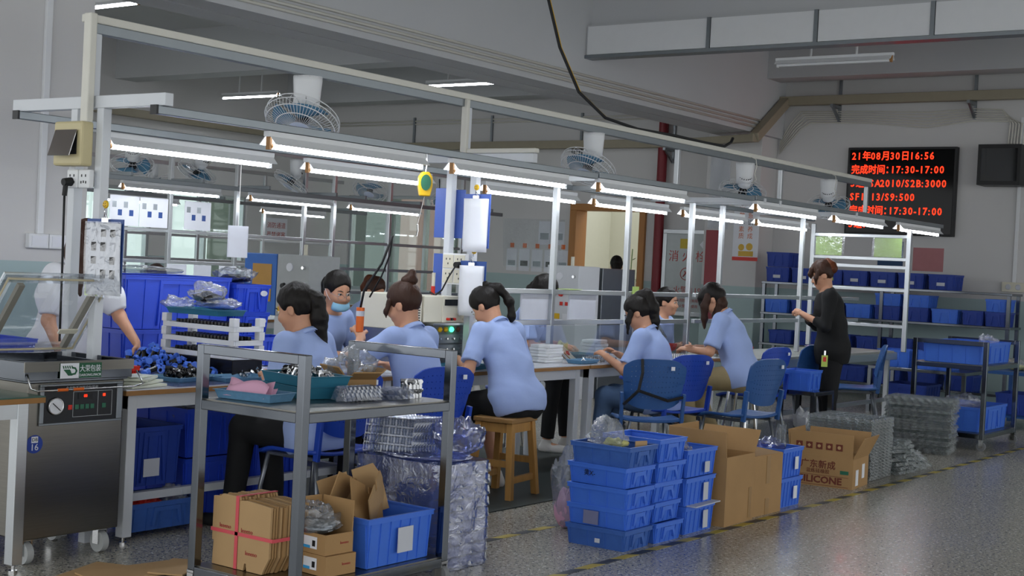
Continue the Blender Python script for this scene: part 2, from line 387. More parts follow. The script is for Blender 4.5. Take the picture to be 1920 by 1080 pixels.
def pipes(label, n, fn, r=.012):
    t = thing('conduit_bundle', label, 'conduit')
    for i in range(n): mk('conduit', MB().tube(fn(i), r, 6), 'pvc', t, smooth=True)
    return t
pipes('run of beige conduits clipped along the main beam', 3, lambda i: [(-4, 8.185, 3.42+.05*i), (16.9, 8.185, 3.42+.05*i)], .014)
def sag(i):
    o = .03*i
    return [(XE-.03, 8.24, 3.3-o), (XE-.03, 8.1-o, 3.55-o*.5), (XE-.03, 7.95-o, 3.72-o), (XE-.03, 7.0, 3.72-o-.02), (XE-.03, 6.2, 3.67-o*1.3), (XE-.03, 5.6, 3.7-o), (XE-.03, 5.25-o*.9, 3.68-o), (XE-.03, 5.15-o*1.2, 3.5), (XE-.03, 5.18-o*1.2, 2.95)]
pipes('sagging bundle of thin cables under the trunking on the end wall', 6, sag, .009)
pipes('pair of conduits along the end wall above the lower trunking', 2, lambda i: [(XE-.02, 9.1, 3.68+.05*i), (XE-.02, 17.2, 3.68+.05*i)], .012)
pipes('pair of conduits bending round the end column under the beam', 2, lambda i: [(16.99, 8.4+.06*i, 3.28), (16.99, 8.4+.06*i, 3.95), (16.99, 8.9+.06*i, 4.0), (16.99, 8.9+.06*i, 4.5)], .012)
t = thing('wall_conduit', 'white conduit with switch box on the left column', 'conduit', (5.76, 8.2, 0))
mk('conduit', MB().box(-.025, .025, -.03, 0, 1.5, 4.6), 'white', t, bev=.004)
for dx in (-.1, .06):
    q = mk('switch_box', MB().box(dx, dx+.155, -.05, 0, 1.4, 1.5), 'white', t, bev=.006); mk('switch_plate', MB().box(dx+.02, dx+.135, -.054, -.05, 1.415, 1.485), 'paper', q)
t = thing('wall_socket', 'double socket box on the end wall right of the rack', 'socket', (XE-.05, 5.0, 1.48))
mk('box', MB().box(-.0, .05, -.14, .14, -.06, .06), 'cream', t, bev=.005)
for yy in (-.06, .06): mk('socket_face', MB().lathe([(.035, 0), (.03, .008), (0, .008)], 14, Matrix.Translation((0, yy, 0)) @ Matrix.Rotation(-PI/2, 4, 'Y')), 'paperg', t)
mk('conduit', MB().box(.02, .045, -.02, .02, .06, 2.1), 'white', t)
# hazard tapes
for nm, x0, x1, y, lb in (('floor_tape', 3.6, 17.0, 3.57, 'long yellow and black hazard tape along the aisle'), ('floor_tape', 4.2, 7.0, 4.28, 'short yellow and black hazard tape by the wooden stool')):
    mk(nm, MB().box(x0, x1, y-.024, y+.024, .0004, .002), 'tape', label=lb, cat='floor tape')
mk('floor_mat', MB().box(5.2, 9.0, 4.75, 6.8, .0005, .006), mat('dark_mat', '2c3634', .5, var=.1), label='dark green floor mat beneath the workers and wooden stool', cat='mat', bev=.001)
# ------------------------------------------------------------------ tube lamps
def make_lamp():
    t = thing('tube_lamp', 'x', 'lamp', group='tube lamps over the work line')
    mk('housing', MB().box(-.62, .62, -.022, .022, .045, .073), 'white', t, bev=.003)
    q = MB()
    for s in (-1, 1): q.prism([(s*.018, .046), (s*.022, .046), (s*.062, .006), (s*.058, .004)], -.61, .61, Matrix.Rotation(PI/2, 4, 'Z'))
    mk('reflector', q, 'white', t)
    mk('tube', MB().cyl((-.585, 0, 0), (.585, 0, 0), .0165, n=12), 'tubeg', t, smooth='auto')
    for s in (-1, 1):
        q = MB().box(s*.6-.008, s*.6+.008, -.014, .014, -.02, .046).cyl((s*.584, 0, 0), (s*.6, 0, 0), .017, n=12)
        mk('socket', q, 'tedge' if s < 0 else 'white', t)
    return tree(t)
lamp0 = make_lamp()
rowA = [(5.53, 1.99, 'first'), (7.02, 1.99, 'second'), (8.64, 2.0, 'third'), (11.08, 2.01, 'fourth'), (12.72, 2.01, 'fifth'), (14.38, 2.01, 'sixth')]
rowB = [(5.37, 1.985, 'first'), (6.9, 1.985, 'second'), (8.76, 1.985, 'third'), (10.26, 1.985, 'fourth'), (11.78, 1.985, 'fifth'), (13.3, 1.985, 'sixth')]
used = False
for nm, y, row in (('near', 5.13, rowA), ('far', 6.2, rowB)):
    for x, z, o in row:
        lb = f'{o} lit tube lamp from the left in the {nm} row over the benches'
        if not used: lamp0.location = (x, y, z); lamp0['label'] = lb; used = True
        else: dup(lamp0, lb, (x, y, z))
rowC = [(9.1, 'first'), (10.75, 'second'), (12.3, 'third')]
for x, o in rowC: dup(lamp0, f'{o} lit tube lamp of the second work line, behind the main one', (x, 10.8, 2.0), group='tube lamps of the lines behind')
for x, o in ((9.0, 'first'), (11.2, 'second'), (13.9, 'third')): dup(lamp0, f'{o} lit tube lamp of the third work line near the far windows', (x, 13.9, 2.0), group='tube lamps of the lines behind')
for x, y, z, on, lb in ((8.67, 11.5, 3.8, 1, 'ceiling tube lamp at the top left beside the column'), (14.65, 15.7, 3.8, 1, 'ceiling tube lamp left of the nearest fan'), (14.4, 11.4, 3.8, 1, 'ceiling tube lamp above the second post'), (13.0, 5.6, 3.62, 0, 'unlit ceiling tube lamp below the white panel band')):
    l = dup(lamp0, lb, (x, y, z), PI/2, group='ceiling tube lamps')
    k = [c for c in l.children if c.name.startswith('tube')]
    if not on:
        k[0].data = k[0].data.copy(); k[0].data.materials.clear(); k[0].data.materials.append(M['white'])
    ck = mk('hanger', MB().box(-.25, -.235, -.01, .01, .07, 4.6-z).box(.235, .25, -.01, .01, .07, 4.6-z), 'white', l)
# ------------------------------------------------------------------ overhead frame of the line (white steel)
def lbar(nm, a, b, w, h, m, p): return mk(nm, MB().bar(a, b, w, h), m, p, bev=.003)
f = thing('line_frame', 'white steel overhead frame carrying the near lamps and the fan rail', 'frame')
for x in (4.24, 7.2):
    lbar('cross_beam', (x, 5.08, 2.135), (x, 6.26, 2.135), .05, .06, 'wsteel', f)
    for y in (5.55, 5.75): lbar('post', (x, y, 0 if x < 5 else .762), (x, y, 2.105), .05, .05, 'wsteel', f)
    lbar('upper_post', (x, 5.65, 2.165), (x, 5.65, 2.47), .05, .05, 'wsteel', f)
lbar('fan_rail', (4.2, 5.65, 2.495), (14.25, 5.65, 2.495), .05, .05, 'alud', f)
mk('cable_duct', MB().box(4.18, 14.25, 5.62, 5.68, 2.52, 2.56).box(4.165, 4.205, 5.585, 5.64, 2.03, 2.56), 'pvc', f, bev=.006)
mk('cable_duct', MB().box(7.14, 7.17, 5.6, 5.65, 2.15, 2.52).box(7.15, 7.2, 5.05, 5.62, 2.165, 2.195), 'pvc', f, bev=.006)
for y in (5.13, 6.2):
    lbar('lamp_channel', (4.2, y, 2.085), (8.0, y, 2.085), .042, .04, 'alud', f)
    for x in (4.196,): mk('end_cap', MB().box(x-.006, x+.006, y-.023, y+.023, 2.063, 2.107), 'dark', f)
for x in (10.05, 12.04, 14.17): lbar('rail_post', (x, 5.65, 2.1), (x, 5.65, 2.47), .04, .04, 'alu', f)
# aluminium frames of the middle and the end section
f = thing('profile_frame', 'aluminium profile frame with two rails over the middle benches', 'frame')
for x in (8.3, 9.32, 10.35): lbar('post', (x, 5.65, .775), (x, 5.65, 2.05), .04, .04, 'alu', f)
for z in (1.045, 1.267): lbar('rail', (7.28, 5.65, z), (10.33, 5.65, z), .03, .035, 'alu', f)
for x in (8.3, 9.32): lbar('cross_arm', (x, 5.13, 2.09), (x, 6.2, 2.09), .035, .04, 'alu', f)
for y in (5.13, 6.2): lbar('lamp_channel', (8.02, y, 2.095), (10.42, y, 2.095), .04, .04, 'alud', f)
f = thing('profile_frame', 'aluminium profile frame with ladder end panel at the far end of the line', 'frame')
for x in (10.9, 12.6): lbar('post', (x, 5.65, .74), (x, 5.65, 2.06), .04, .04, 'alu', f)
for y in (5.13, 6.2): lbar('post', (14.12, y, .74), (14.12, y, 2.06), .045, .045, 'alu', f)
for z in (1.945, 1.705, 1.62, 1.38, 1.0): lbar('end_rail', (14.12, 5.15, z), (14.12, 6.18, z), .03, .035, 'alu', f)
for z in (1.045, 1.267): lbar('rail', (10.45, 5.65, z), (14.1, 5.65, z), .03, .035, 'alu', f)
for x in (10.6, 10.9, 12.6): lbar('cross_arm', (x, 5.1, 2.09), (x, 6.2, 2.09), .035, .04, 'wsteel', f)
for y in (5.13, 6.2): lbar('lamp_channel', (10.44, y, 2.105), (15.1 if y < 6 else 14.1, y, 2.105), .04, .04, 'alud', f)
# ------------------------------------------------------------------ fans
def make_fan(col='5f93b4'):
    t = thing('ceiling_fan', 'x', 'fan', group='orbit fans')
    q = MB(); rr = [(.085, 0), (.085, -.03), (.078, -.12), (.072, -.19)]
    for i in range(len(rr)-1):
        pass
    n = 14; V = []; F = []
    for r, z in rr: V += [(r*math.cos(PI*.1+PI*1.8*j/n), .85*r*math.sin(PI*.1+PI*1.8*j/n), z) for j in range(n+1)]
    for i in range(len(rr)-1): F += [(i*(n+1)+j, i*(n+1)+j+1, (i+1)*(n+1)+j+1, (i+1)*(n+1)+j) for j in range(n)]
    q.add(V, F); q.add([(.085*math.cos(2*PI*j/16), .072*math.sin(2*PI*j/16), 0) for j in range(16)], [tuple(range(16))])
    o = mk('mount', q, 'white', t, smooth='auto'); sd = o.modifiers.new('s', 'SOLIDIFY'); sd.thickness = .006
    # tilted head group: everything below in a tilted frame
    Tm = Matrix.Translation((.0, 0, -.17)) @ Matrix.Rotation(rad(32), 4, 'X')
    mk('motor', MB().lathe([(0, .07), (.03, .068), (.055, .04), (.06, 0), (.055, -.04), (.03, -.055), (0, -.055)], 18, Tm), 'white', t, smooth=True)
    sl = MB()
    for j in range(16):
        a = 2*PI*j/16; sl.obox(Tm @ Matrix.Rotation(a, 4, 'Z') @ Matrix.Translation((.05, 0, .045)) @ Matrix.Rotation(rad(40), 4, 'Y'), (.006, .006, .026))
    mk('vent_slots', sl, 'dark', t)
    C = Tm @ Matrix.Translation((0, 0, -.11))
    bl = mat('fan_blade_blue', col, .25, alpha=.9)
    for k in range(3):
        def fn(u, v, k=k):
            a = k*2*PI/3+(u-.5)*(1.15+.5*v); r = .04+.135*v
            return C @ Vector((r*math.cos(a), r*math.sin(a), .022*(u-.5)*(1+v)))
        o = mk('blade', MB().grid(fn, 6, 5), bl, t, smooth=True); sd = o.modifiers.new('s', 'SOLIDIFY'); sd.thickness = .003
    mk('hub', MB().lathe([(0, .03), (.035, .03), (.038, -.02), (0, -.025)], 16, C), 'dark', t, smooth='auto')
    cg = MB(); R = .215
    for r, z in ((R, 0), (R*.985, .03), (R*.93, -.035), (.09, .055), (.14, -.05)):
        cg.tube([C @ Vector((r*math.cos(2*PI*j/32), r*math.sin(2*PI*j/32), z)) for j in range(32)], .0036, 4, closed=True)
    for j in range(60):
        a = 2*PI*j/60; ca, sa = math.cos(a), math.sin(a)
        cg.tube([C @ Vector((r*ca, r*sa, z)) for r, z in ((.06, -.056), (.14, -.05), (.2, -.03), (R, 0))], 0.0019, 3, cap=False)
    for j in range(16):
        a = 2*PI*j/16; ca, sa = math.cos(a), math.sin(a)
        cg.tube([C @ Vector((r*ca, r*sa, z)) for r, z in ((R, 0), (.205, .03), (.15, .052), (.06, .06))], .0022, 3, cap=False)
    mk('cage', cg, 'white', t, smooth=True, fixn=False)
    mk('badge', MB().lathe([(0, -.064), (.05, -.064), (.062, -.056), (.062, -.052), (0, -.05)], 24, C), mat('badge', 'b9c3d6', .35), t, smooth='auto')
    mk('cord', MB().tube([(.03, -.07, .05), (.075, -.085, .03), (.085, -.08, -.03), (.07, -.075, -.1), (.09, -.07, -.15), (.05, -.04, -.18)], .004, 6), 'pvc', t, smooth=True)
    return tree(t)
fan0 = make_fan(); fan0.location = (5.71, 5.65, 2.468); fan0.rotation_euler = (0, 0, rad(112)); fan0['label'] = 'nearest white cage fan with blue blades under the overhead rail'
dup(fan0, 'second cage fan along the overhead rail, above the third near lamp', (8.76, 5.65, 2.468), rad(85))
dup(fan0, 'third cage fan along the overhead rail, in front of the end column', (11.29, 5.65, 2.468), rad(-50))
dup(fan0, 'farthest cage fan on the overhead rail, left of the LED board', (13.17, 5.65, 2.468), rad(-75))
bf = [(9.0, 11.3, 'at the far left beside the white post'), (9.9, 11.3, 'seen under the first long lamp'), (11.3, 11.3, 'above the green exit light'), (12.6, 11.3, 'left of the blue hanging folders'), (14.0, 11.3, 'behind the blue clipboard'), (11.8, 14.4, 'small and deep behind the lamps')]
for i, (x, y, l) in enumerate(bf):
    dup(fan0, f'cage fan of the lines behind, {l}', (x, y, 2.52), rad(-40+i*50), group='orbit fans of the lines behind')
# ------------------------------------------------------------------ lines behind
def back_line(label, x0, x1, y, posts):
    f = thing('back_line_frame', label, 'frame')
    for x in posts: lbar('post', (x, y, 0), (x, y, 2.54), .045, .045, 'alu', f)
    lbar('top_rail', (x0, y, 2.56), (x1, y, 2.56), .05, .05, 'alu', f)
    for z in (1.02, 1.3, 1.62): lbar('rail', (x0, y, z), (x1, y, z), .03, .035, 'alu', f)
    lbar('lamp_channel', (x0, y-.5, 2.095), (x1, y-.5, 2.095), .045, .045, 'alud', f)
    for x in posts: lbar('cross_arm', (x, y-.02, 2.14), (x, y-.5, 2.14), .035, .04, 'alud', f)
    return f
back_line('aluminium frame of the second work line behind the benches', 8.2, 14.6, 11.3, (8.6, 9.5, 10.42, 11.46, 11.95, 12.95, 14.4))
back_line('aluminium frame of the third work line near the far windows', 8.4, 15.4, 14.4, (8.8, 10.2, 11.4, 12.6, 13.8, 15.2))
# ------------------------------------------------------------------ benches
def bench(label, x0, x1, y0, y1, z=.76, leg='wsteel', top='tabletop', edge='tedge', group=None):
    t = thing('work_table', label, 'table', (x0, y0, 0), group=group); L, D = x1-x0, y1-y0
    mk('tabletop', MB().box(0, L, 0, D, z-.006, z), top, t); mk('edge_band', MB().box(-.001, L+.001, -.001, D+.001, z-.03, z-.0062), edge, t, bev=.002)
    q = MB().box(.05, L-.05, .05, .075, z-.1, z-.03).box(.05, L-.05, D-.075, D-.05, z-.1, z-.03).box(.05, .075, .07, D-.07, z-.1, z-.03).box(L-.075, L-.05, .07, D-.07, z-.1, z-.03)
    mk('apron', q, leg, t)
    for x in (.05, L-.105):
        for y in (.045, D-.1):
            l = mk('leg', MB().box(x, x+.055, y, y+.055, .035, z-.03), leg, t, bev=.003)
            mk('levelling_foot', MB().cyl((x+.027, y+.027, 0), (x+.027, y+.027, .01), .02, n=10).cyl((x+.027, y+.027, .01), (x+.027, y+.027, .036), .007, n=8), 'chrome', l)
    return t
bench('white legged bench at the left end with blue fittings on top', 4.27, 6.3, 5.33, 6.24)
bench('white legged bench in front of the woman on the wooden stool', 6.32, 8.36, 5.33, 5.97)
bench('white legged bench between the ponytailed worker and the worker in khaki', 8.38, 10.42, 5.33, 5.97)
t = thing('conveyor_bench', 'aluminium framed bench at the far end of the line with red bins', 'table', (10.46, 5.3, 0))
mk('tabletop', MB().box(0, 3.85, 0, .75, .715, .735), mat('grey_belt', '8f938f', .5), t)
for y in (0, .71): mk('side_rail', MB().box(0, 3.95, y, y+.04, .64, .715), 'alu', t, bev=.003)
for x in (.1, 1.9, 3.7):
    for y in (0, .71): mk('leg', MB().box(x, x+.045, y, y+.045, 0, .64), 'alu', t)
mk('lower_rail', MB().box(0, 3.9, .02, .05, .2, .24), 'alu', t)
mk('belt_roller', MB().cyl((3.95, .02, .68), (3.95, .73, .68), .04, n=16), 'alud', t, smooth='auto')
for x0, x1, y0, y1, lb in ((8.3, 11.4, 10.4, 11.24, 'bench of the second line, left half'), (11.45, 14.5, 10.4, 11.24, 'bench of the second line, right half'), (9.0, 14.9, 13.5, 14.34, 'long bench of the third line')):
    bench('white legged '+lb, x0, x1, y0, y1)
bench('green topped aluminium table at the left edge of the picture', 2.75, 3.70, 5.16, 5.8, .775, 'alu', 'greentop')
# ------------------------------------------------------------------ crates
def crate_meshes(L, Wd, H, style, m):
    """returns (body, rim, handle) meshes; L along x, Wd along y"""
    t = .004; tap = .012
    b = MB().tray(L-.016, Wd-.016, H-.012, t, tap, 0, floor=.008)
    nx, ny = (6, 4) if style != 'deep' else (7, 5)
    def rib(s, ax, u):
        # slanted rib following the tapered wall
        o = .005
        if ax == 'x':
            y1 = s*(Wd/2-.008); y0 = s*(Wd/2-.008-tap)
            b.add([(u-.003, y0, .004), (u+.003, y0, .004), (u+.003, y0+s*o, .004), (u-.003, y0+s*o, .004), (u-.003, y1, H-.02), (u+.003, y1, H-.02), (u+.003, y1+s*o, H-.02), (u-.003, y1+s*o, H-.02)], [(0, 1, 2, 3), (4, 7, 6, 5), (0, 4, 5, 1), (1, 5, 6, 2), (2, 6, 7, 3), (3, 7, 4, 0)])
        else:
            x1 = s*(L/2-.008); x0 = s*(L/2-.008-tap)
            b.add([(x0, u-.003, .004), (x0, u+.003, .004), (x0+s*o, u+.003, .004), (x0+s*o, u-.003, .004), (x1, u-.003, H-.02), (x1, u+.003, H-.02), (x1+s*o, u+.003, H-.02), (x1+s*o, u-.003, H-.02)], [(0, 1, 2, 3), (4, 7, 6, 5), (0, 4, 5, 1), (1, 5, 6, 2), (2, 6, 7, 3), (3, 7, 4, 0)])
    for s in (-1, 1):
        for i in range(nx): rib(s, 'x', (i/(nx-1)-.5)*(L-.05))
        for i in range(ny): rib(s, 'y', (i/(ny-1)-.5)*(Wd-.05))
    r = MB(); z0, z1 = H-.02, H
    for (a, c, e, g) in ((-L/2, L/2, -Wd/2, -Wd/2+.014), (-L/2, L/2, Wd/2-.014, Wd/2), (-L/2, -L/2+.014, -Wd/2+.014, Wd/2-.014), (L/2-.014, L/2, -Wd/2+.014, Wd/2-.014)):
        r.box(a, c, e, g, H-.006, H); 
    for (a, c, e, g) in ((-L/2+.002, L/2-.002, -Wd/2+.003, -Wd/2+.007), (-L/2+.002, L/2-.002, Wd/2-.007, Wd/2-.003), (-L/2+.003, -L/2+.007, -Wd/2+.007, Wd/2-.007), (L/2-.007, L/2-.003, -Wd/2+.007, Wd/2-.007)):
        r.box(a, c, e, g, H-.024, H-.0062)
    def hnd(ax, s):
        w = (Wd if ax == 'x' else L)*.36; h = MB(); zt = H-.026; d0 = .002; d1 = .010
        # arched grip under the rim: cross bar and two legs that splay down
        pts = [(-w/2-.012, .02), (-w/2, .02), (-w/2+.02, zt-.022), (w/2-.02, zt-.022), (w/2, .02), (w/2+.012, .02), (w/2+.0, zt), (-w/2-.0, zt)]
        e = (L if ax == 'x' else Wd)/2-.008-tap
        R = Matrix.Rotation(PI/2*s, 4, 'Z') if ax == 'x' else (Matrix() if s < 0 else Matrix.Rotation(PI, 4, 'Z'))
        return h.prism(pts, -e-.017, -e-.004, R)
    nm = f'{style}{L}{Wd}{H}'
    hm = []
    for s in (-1, 1): hm.append(mk('tmp', hnd('x', s), m)); hm.append(mk('tmp', hnd('y', s), m))
    res = [mk('tmp', b, m).data, mk('tmp', r, m).data]+[h.data for h in hm]
    for o in list(bpy.data.objects):
        if o.name.startswith('tmp'): bpy.data.objects.remove(o)
    return res
CM = {}
def crate(label, x, y, z, L, Wd, H, m='crate', rz=0, group=None, style='std', handles='xy', cat='crate', name='plastic_crate'):
    key = (L, Wd, H, m, style)
    if key not in CM: CM[key] = crate_meshes(L, Wd, H, style, m)
    c = CM[key]
    t = thing(name, label, cat, (x, y, z), rz, group)
    mk('body', c[0], None, t); mk('rim', c[1], None, t)
    if 'x' in handles: mk('handle', c[2], None, t); mk('handle', c[4], None, t)
    if 'y' in handles: mk('handle', c[3], None, t); mk('handle', c[5], None, t)
    return t
def card_on(c, L, Wd, u, z, w, h, face='y', m='paper', name='label_card'):
    """paper card on the near (-y) or left (-x) face of a crate"""
    if face == 'y': return mk(name, MB().box(u-w/2, u+w/2, -Wd/2-.005, -Wd/2-.002, z, z+h), m, c)
    return mk(name, MB().box(-L/2-.005, -L/2-.002, u-w/2, u+w/2, z, z+h), m, c)
G1 = 'crates stacked on the aisle tape'
rj = random.Random(5)
for i in range(5):
    m = ['crate2', 'crate', 'crate', 'crate', 'crate2'][i]
    where = ['bottom of the front stack, dark and worn', 'second from the bottom of the front stack, with a rusty card plate', 'middle of the front stack', 'fourth up in the front stack, with marker scribble', 'top of the front stack, holding a clear bag']
    c = crate(f'blue crate, {where[i]}', 6.235+rj.uniform(-.008, .008), 3.80+rj.uniform(-.01, .01), i*.108, .29, .37, .109, m, rj.uniform(-.03, .03), G1, handles='y')
    if i == 0: card_on(c, .29, .37, -.02, .03, .03, .022, 'x', 'paperg')
    if i == 1: card_on(c, .29, .37, .03, .012, .09, .07, 'x', mat('rust_plate', '76799a', .5, var=.12))
    if i == 3: text('scribble', '黄X-', .035, 'dark', c, face_mtx((-.147, .04, .06), (0, -1, 0), (0, 0, 1)))
for i in range(5):
    m = ['crate', 'crate', 'crate', 'crate', 'crate'][i]
    crate(f'blue crate, {ORD[i]+(" from the bottom" if i else "")} of the second stack, arched grip to the aisle', 6.56+rj.uniform(-.008, .008), 3.81+rj.uniform(-.01, .01), i*.108, .29, .37, .109 if i < 4 else .125, m, rj.uniform(-.03, .03), G1, handles='y')
for i in range(3):
    c = crate(f'taller blue box, {["bottom", "middle", "top"][i]} of the third stack beside the cartons', 6.93+rj.uniform(-.008, .008), 3.82, i*.156+.002*i, .36, .37, .156, 'crate', rj.uniform(-.02, .02), G1, 'deep', handles='')
    card_on(c, .36, .37, .05, .02, .055, .1 if i < 2 else .06, 'y', 'paperg')
q = MB().box(-.16, .16, -.2, .16, 0, .006); mk('board_sheet', q, 'paperg', loc=(6.95, 3.8, .156), label='grey board sheet between the lower boxes of the third stack', cat='board', rot=(0, 0, .05))
for i in range(2):
    c = crate(f'blue box, {["lower", "upper"][i]} of the pair behind the brown cartons', 8.19, 3.83, i*.187, .32, .36, .187, 'crate', rj.uniform(-.02, .02), G1, 'deep', handles='')
    card_on(c, .32, .36, .04, .05, .05, .08, 'y', 'paper')
# ------------------------------------------------------------------ cartons
def carton(label, x, y, L, Wd, H, rz=0, z=0, flaps=(), m='card', name='carton', fl=.16, group=None):
    """open carton with walls of real thickness and hinged flaps: (side, angle from vertical outward)"""
    t = thing(name, label, 'carton', (x, y, z), rz, group); w = .006
    mk('body', MB().tray(L, Wd, H, w, 0, 0), m, t)
    for side, ang in flaps:
        ln = L if side in 'sn' else Wd; f_ = fl
        q = MB().box(-ln/2+.004, ln/2-.004, -w/2, w/2, 0, f_)
        base = {'s': (Matrix.Translation((0, -Wd/2+w/2, H)), 0), 'n': (Matrix.Translation((0, Wd/2-w/2, H)), PI), 'w': (Matrix.Translation((-L/2+w/2, 0, H)), -PI/2), 'e': (Matrix.Translation((L/2-w/2, 0, H)), PI/2)}[side]
        q.xf(base[0] @ Matrix.Rotation(base[1], 4, 'Z') @ Matrix.Rotation(rad(ang), 4, 'X'))
        mk('flap', q, m, t)
    return t
c = carton('tall open brown carton beside the third crate stack', 7.36, 3.80, .38, .38, .40, 0.02, flaps=(('n', 3), ('w', 8), ('e', 30), ('s', -150)), fl=.15)
mk('tape_strip', MB().box(.12, .16, -.1925, -.1905, .02, .2), mat('brown_tape', '9a7748', .35), c)
c = carton('closed brown carton standing between open carton and blue boxes', 7.79, 3.82, .39, .37, .365, -.03, flaps=(('n', -88), ('s', -86)), fl=.18)
mk('tape_strip', MB().box(-.02, .03, -.1875, -.1855, .19, .36), 'brown_tape' if False else MATS['brown_tape'], c); mk('tape_strip', MB().box(-.02, .03, -.1875, -.1855, .0, .1), MATS['brown_tape'], c)
c = carton('open printed silicone carton with brown lettering', 9.36, 3.90, .38, .46, .21, .1, flaps=(('w', 4), ('s', 25), ('n', 8), ('e', 20)), fl=.17)
rb = mat('carton_print', '6e3325', .7)
def F(u, z): return face_mtx((-.1915, u, z), (0, -1, 0), (0, 0, 1))
text('lettering', '广东新成', .062, rb, c, F(.02, .15), space=1.05, bold=.0008); text('lettering', '混炼硅橡胶', .034, rb, c, F(.02, .105)); text('lettering', 'SILICONE', .066, rb, c, F(-.0, .045), width=1.1, bold=.0022)
mk('print_line', MB().box(-.192, -.1905, -.2, .2, .078, .0805), rb, c); mk('print_line', MB().box(-.192, -.1905, -.2, .2, .009, .012), rb, c)
for k in range(5):
    u = .16-.072*k; fm = Matrix.Translation((-.188, 0, .21)) @ Matrix.Rotation(rad(-4), 4, 'Y')
    mk('print_mark', MB().cb((-.0045, u, .075), (.002, .046, .046)).xf(fm), rb, c)
    mk('mark_symbol', MB().lathe([(0, 0), (.013, 0), (.013, .002), (0, .002)], [3, 4, 6, 5, 8][k], fm @ Matrix.Translation((-.0055, u, .075)) @ Matrix.Rotation(-PI/2, 4, 'Y')), 'cardl', c)
mk('green_label', MB().box(-.193, -.1905, -.2, -.14, .1, .125), 'greenp', c)
mk('white_label', MB().box(-.12, -.06, -.233, -.2305, .02, .13), 'paper', c); mk('white_label', MB().box(.03, .09, -.233, -.2305, .06, .16), 'paper', c)
# ------------------------------------------------------------------ clear blister trays
def blister_mesh(L, Wd, H, nx, ny, m='blister'):
    q = MB(); fl = .012
    def ring(x0, x1, y0, y1, z): return [(x0, y0, z), (x1, y0, z), (x1, y1, z), (x0, y1, z)]
    dx, dy = L/nx, Wd/ny
    for i in range(nx):
        for j in range(ny):
            x0, y0 = -L/2+i*dx, -Wd/2+j*dy; g = .1
            a = ring(x0, x0+dx, y0, y0+dy, H); b = ring(x0+dx*g, x0+dx*(1-g), y0+dy*g, y0+dy*(1-g), H); c_ = ring(x0+dx*.2, x0+dx*.8, y0+dy*.2, y0+dy*.8, 0)
            q.add(a+b+c_, [(k, (k+1) % 4, 4+(k+1) % 4, 4+k) for k in range(4)]+[(4+k, 4+(k+1) % 4, 8+(k+1) % 4, 8+k) for k in range(4)]+[(8, 9, 10, 11)])
    pr = []
    def side(p0, p1, n):
        for i in range(n*2): pr.append((p0[0]+(p1[0]-p0[0])*i/(n*2), p0[1]+(p1[1]-p0[1])*i/(n*2), i % 2))
    side((-L/2, -Wd/2), (L/2, -Wd/2), nx); side((L/2, -Wd/2), (L/2, Wd/2), ny); side((L/2, Wd/2), (-L/2, Wd/2), nx); side((-L/2, Wd/2), (-L/2, -Wd/2), ny)
    m_ = len(pr); o_ = .012
    up_ = [(x, y, H) for x, y, s_ in pr]; lo_ = [(x*(1+(o_*s_+.004)/(L/2)), y*(1+(o_*s_+.004)/(Wd/2)), H*.2) for x, y, s_ in pr]
    q.add(up_+lo_, [(k, m_+k, m_+(k+1) % m_, (k+1) % m_) for k in range(m_)])
    o = mk('tmp', q, m); me = o.data; bpy.data.objects.remove(o); return me
def tray_stack(label, group, x, y, z, n, me, pitch, rz=0, jit=.004, ang=.02, shear=(0, 0), cat='tray'):
    for i in range(n):
        mk('blister_tray', me, None, None, (x+RNG.uniform(-jit, jit)+shear[0]*i, y+RNG.uniform(-jit, jit)+shear[1]*i, z+i*pitch), (0, 0, rz+RNG.uniform(-ang, ang)), label=label, cat=cat, group=group)
bmA = blister_mesh(.42, .5, .03, 6, 7, 'blister2'); bmB = blister_mesh(.36, .55, .028, 5, 8, 'blister2'); bmC = blister_mesh(.28, .24, .03, 4, 3, 'blister2')
tray_stack('clear blister tray in the tall neat stack behind the silicone carton', 'trays behind the silicone carton', 9.92, 3.98, 0, 20, bmA, .022)
tray_stack('clear blister tray in the leaning stack next to the steel trolley on the right', 'trays next to the right trolley', 11.93, 4.14, 0, 20, bmB, .0235, .15, .012, .09)
for i in range(8):
    tray_stack('clear blister tray in the low sliding heap on the aisle floor', 'trays in the low heap', 10.34+.075*i, 3.82+.006*i, 0, 8-i, bmC, .032, .2*i, .012, .3)
# ------------------------------------------------------------------ stainless trolleys
def trolley(label, x0, x1, y0, y1, zs, zl, zt, casters=True, w=.04):
    t = thing('steel_trolley', label, 'trolley', (x0, y0, 0)); L, D = x1-x0, y1-y0
    for x in (0, L-w):
        for y in (0, D-w): mk('post', MB().box(x, x+w, y, y+w, .1, zt), 'steel', t, bev=.003)
        mk('end_rail', MB().box(x, x+w, w, D-w, zt-w, zt), 'steel', t, bev=.003)
    for z, nm in ((zs, 'upper_shelf'), (zl, 'lower_shelf')):
        s = mk(nm, MB().box(w*.4, L-w*.4, w*.4, D-w*.4, z-.004, z), 'brush', t)
        for a in ((w, L-w, 0, w), (w, L-w, D-w, D), (0, w, w, D-w), (L-w, L, w, D-w)): mk('shelf_rail', MB().box(*a, z-.045, z-.0045), 'steel', s, bev=.003)
    for x in (w/2, L-w/2):
        for y in (w/2, D-w/2):
            c = mk('caster', MB().cyl((x-.014, y, .04), (x+.014, y, .04), .04, n=18), mat('caster_wheel', '7b7d80', .5), t, smooth='auto')
            mk('fork', MB().box(x-.022, x-.017, y-.018, y+.018, .03, .09).box(x+.017, x+.022, y-.018, y+.018, .03, .09).box(x-.022, x+.022, y-.02, y+.02, .088, .1), 'chrome', c)
    return t
trolley('stainless steel trolley in the foreground with fittings on its shelf', 3.93, 4.90, 3.83, 4.46, .825, .12, 1.052)
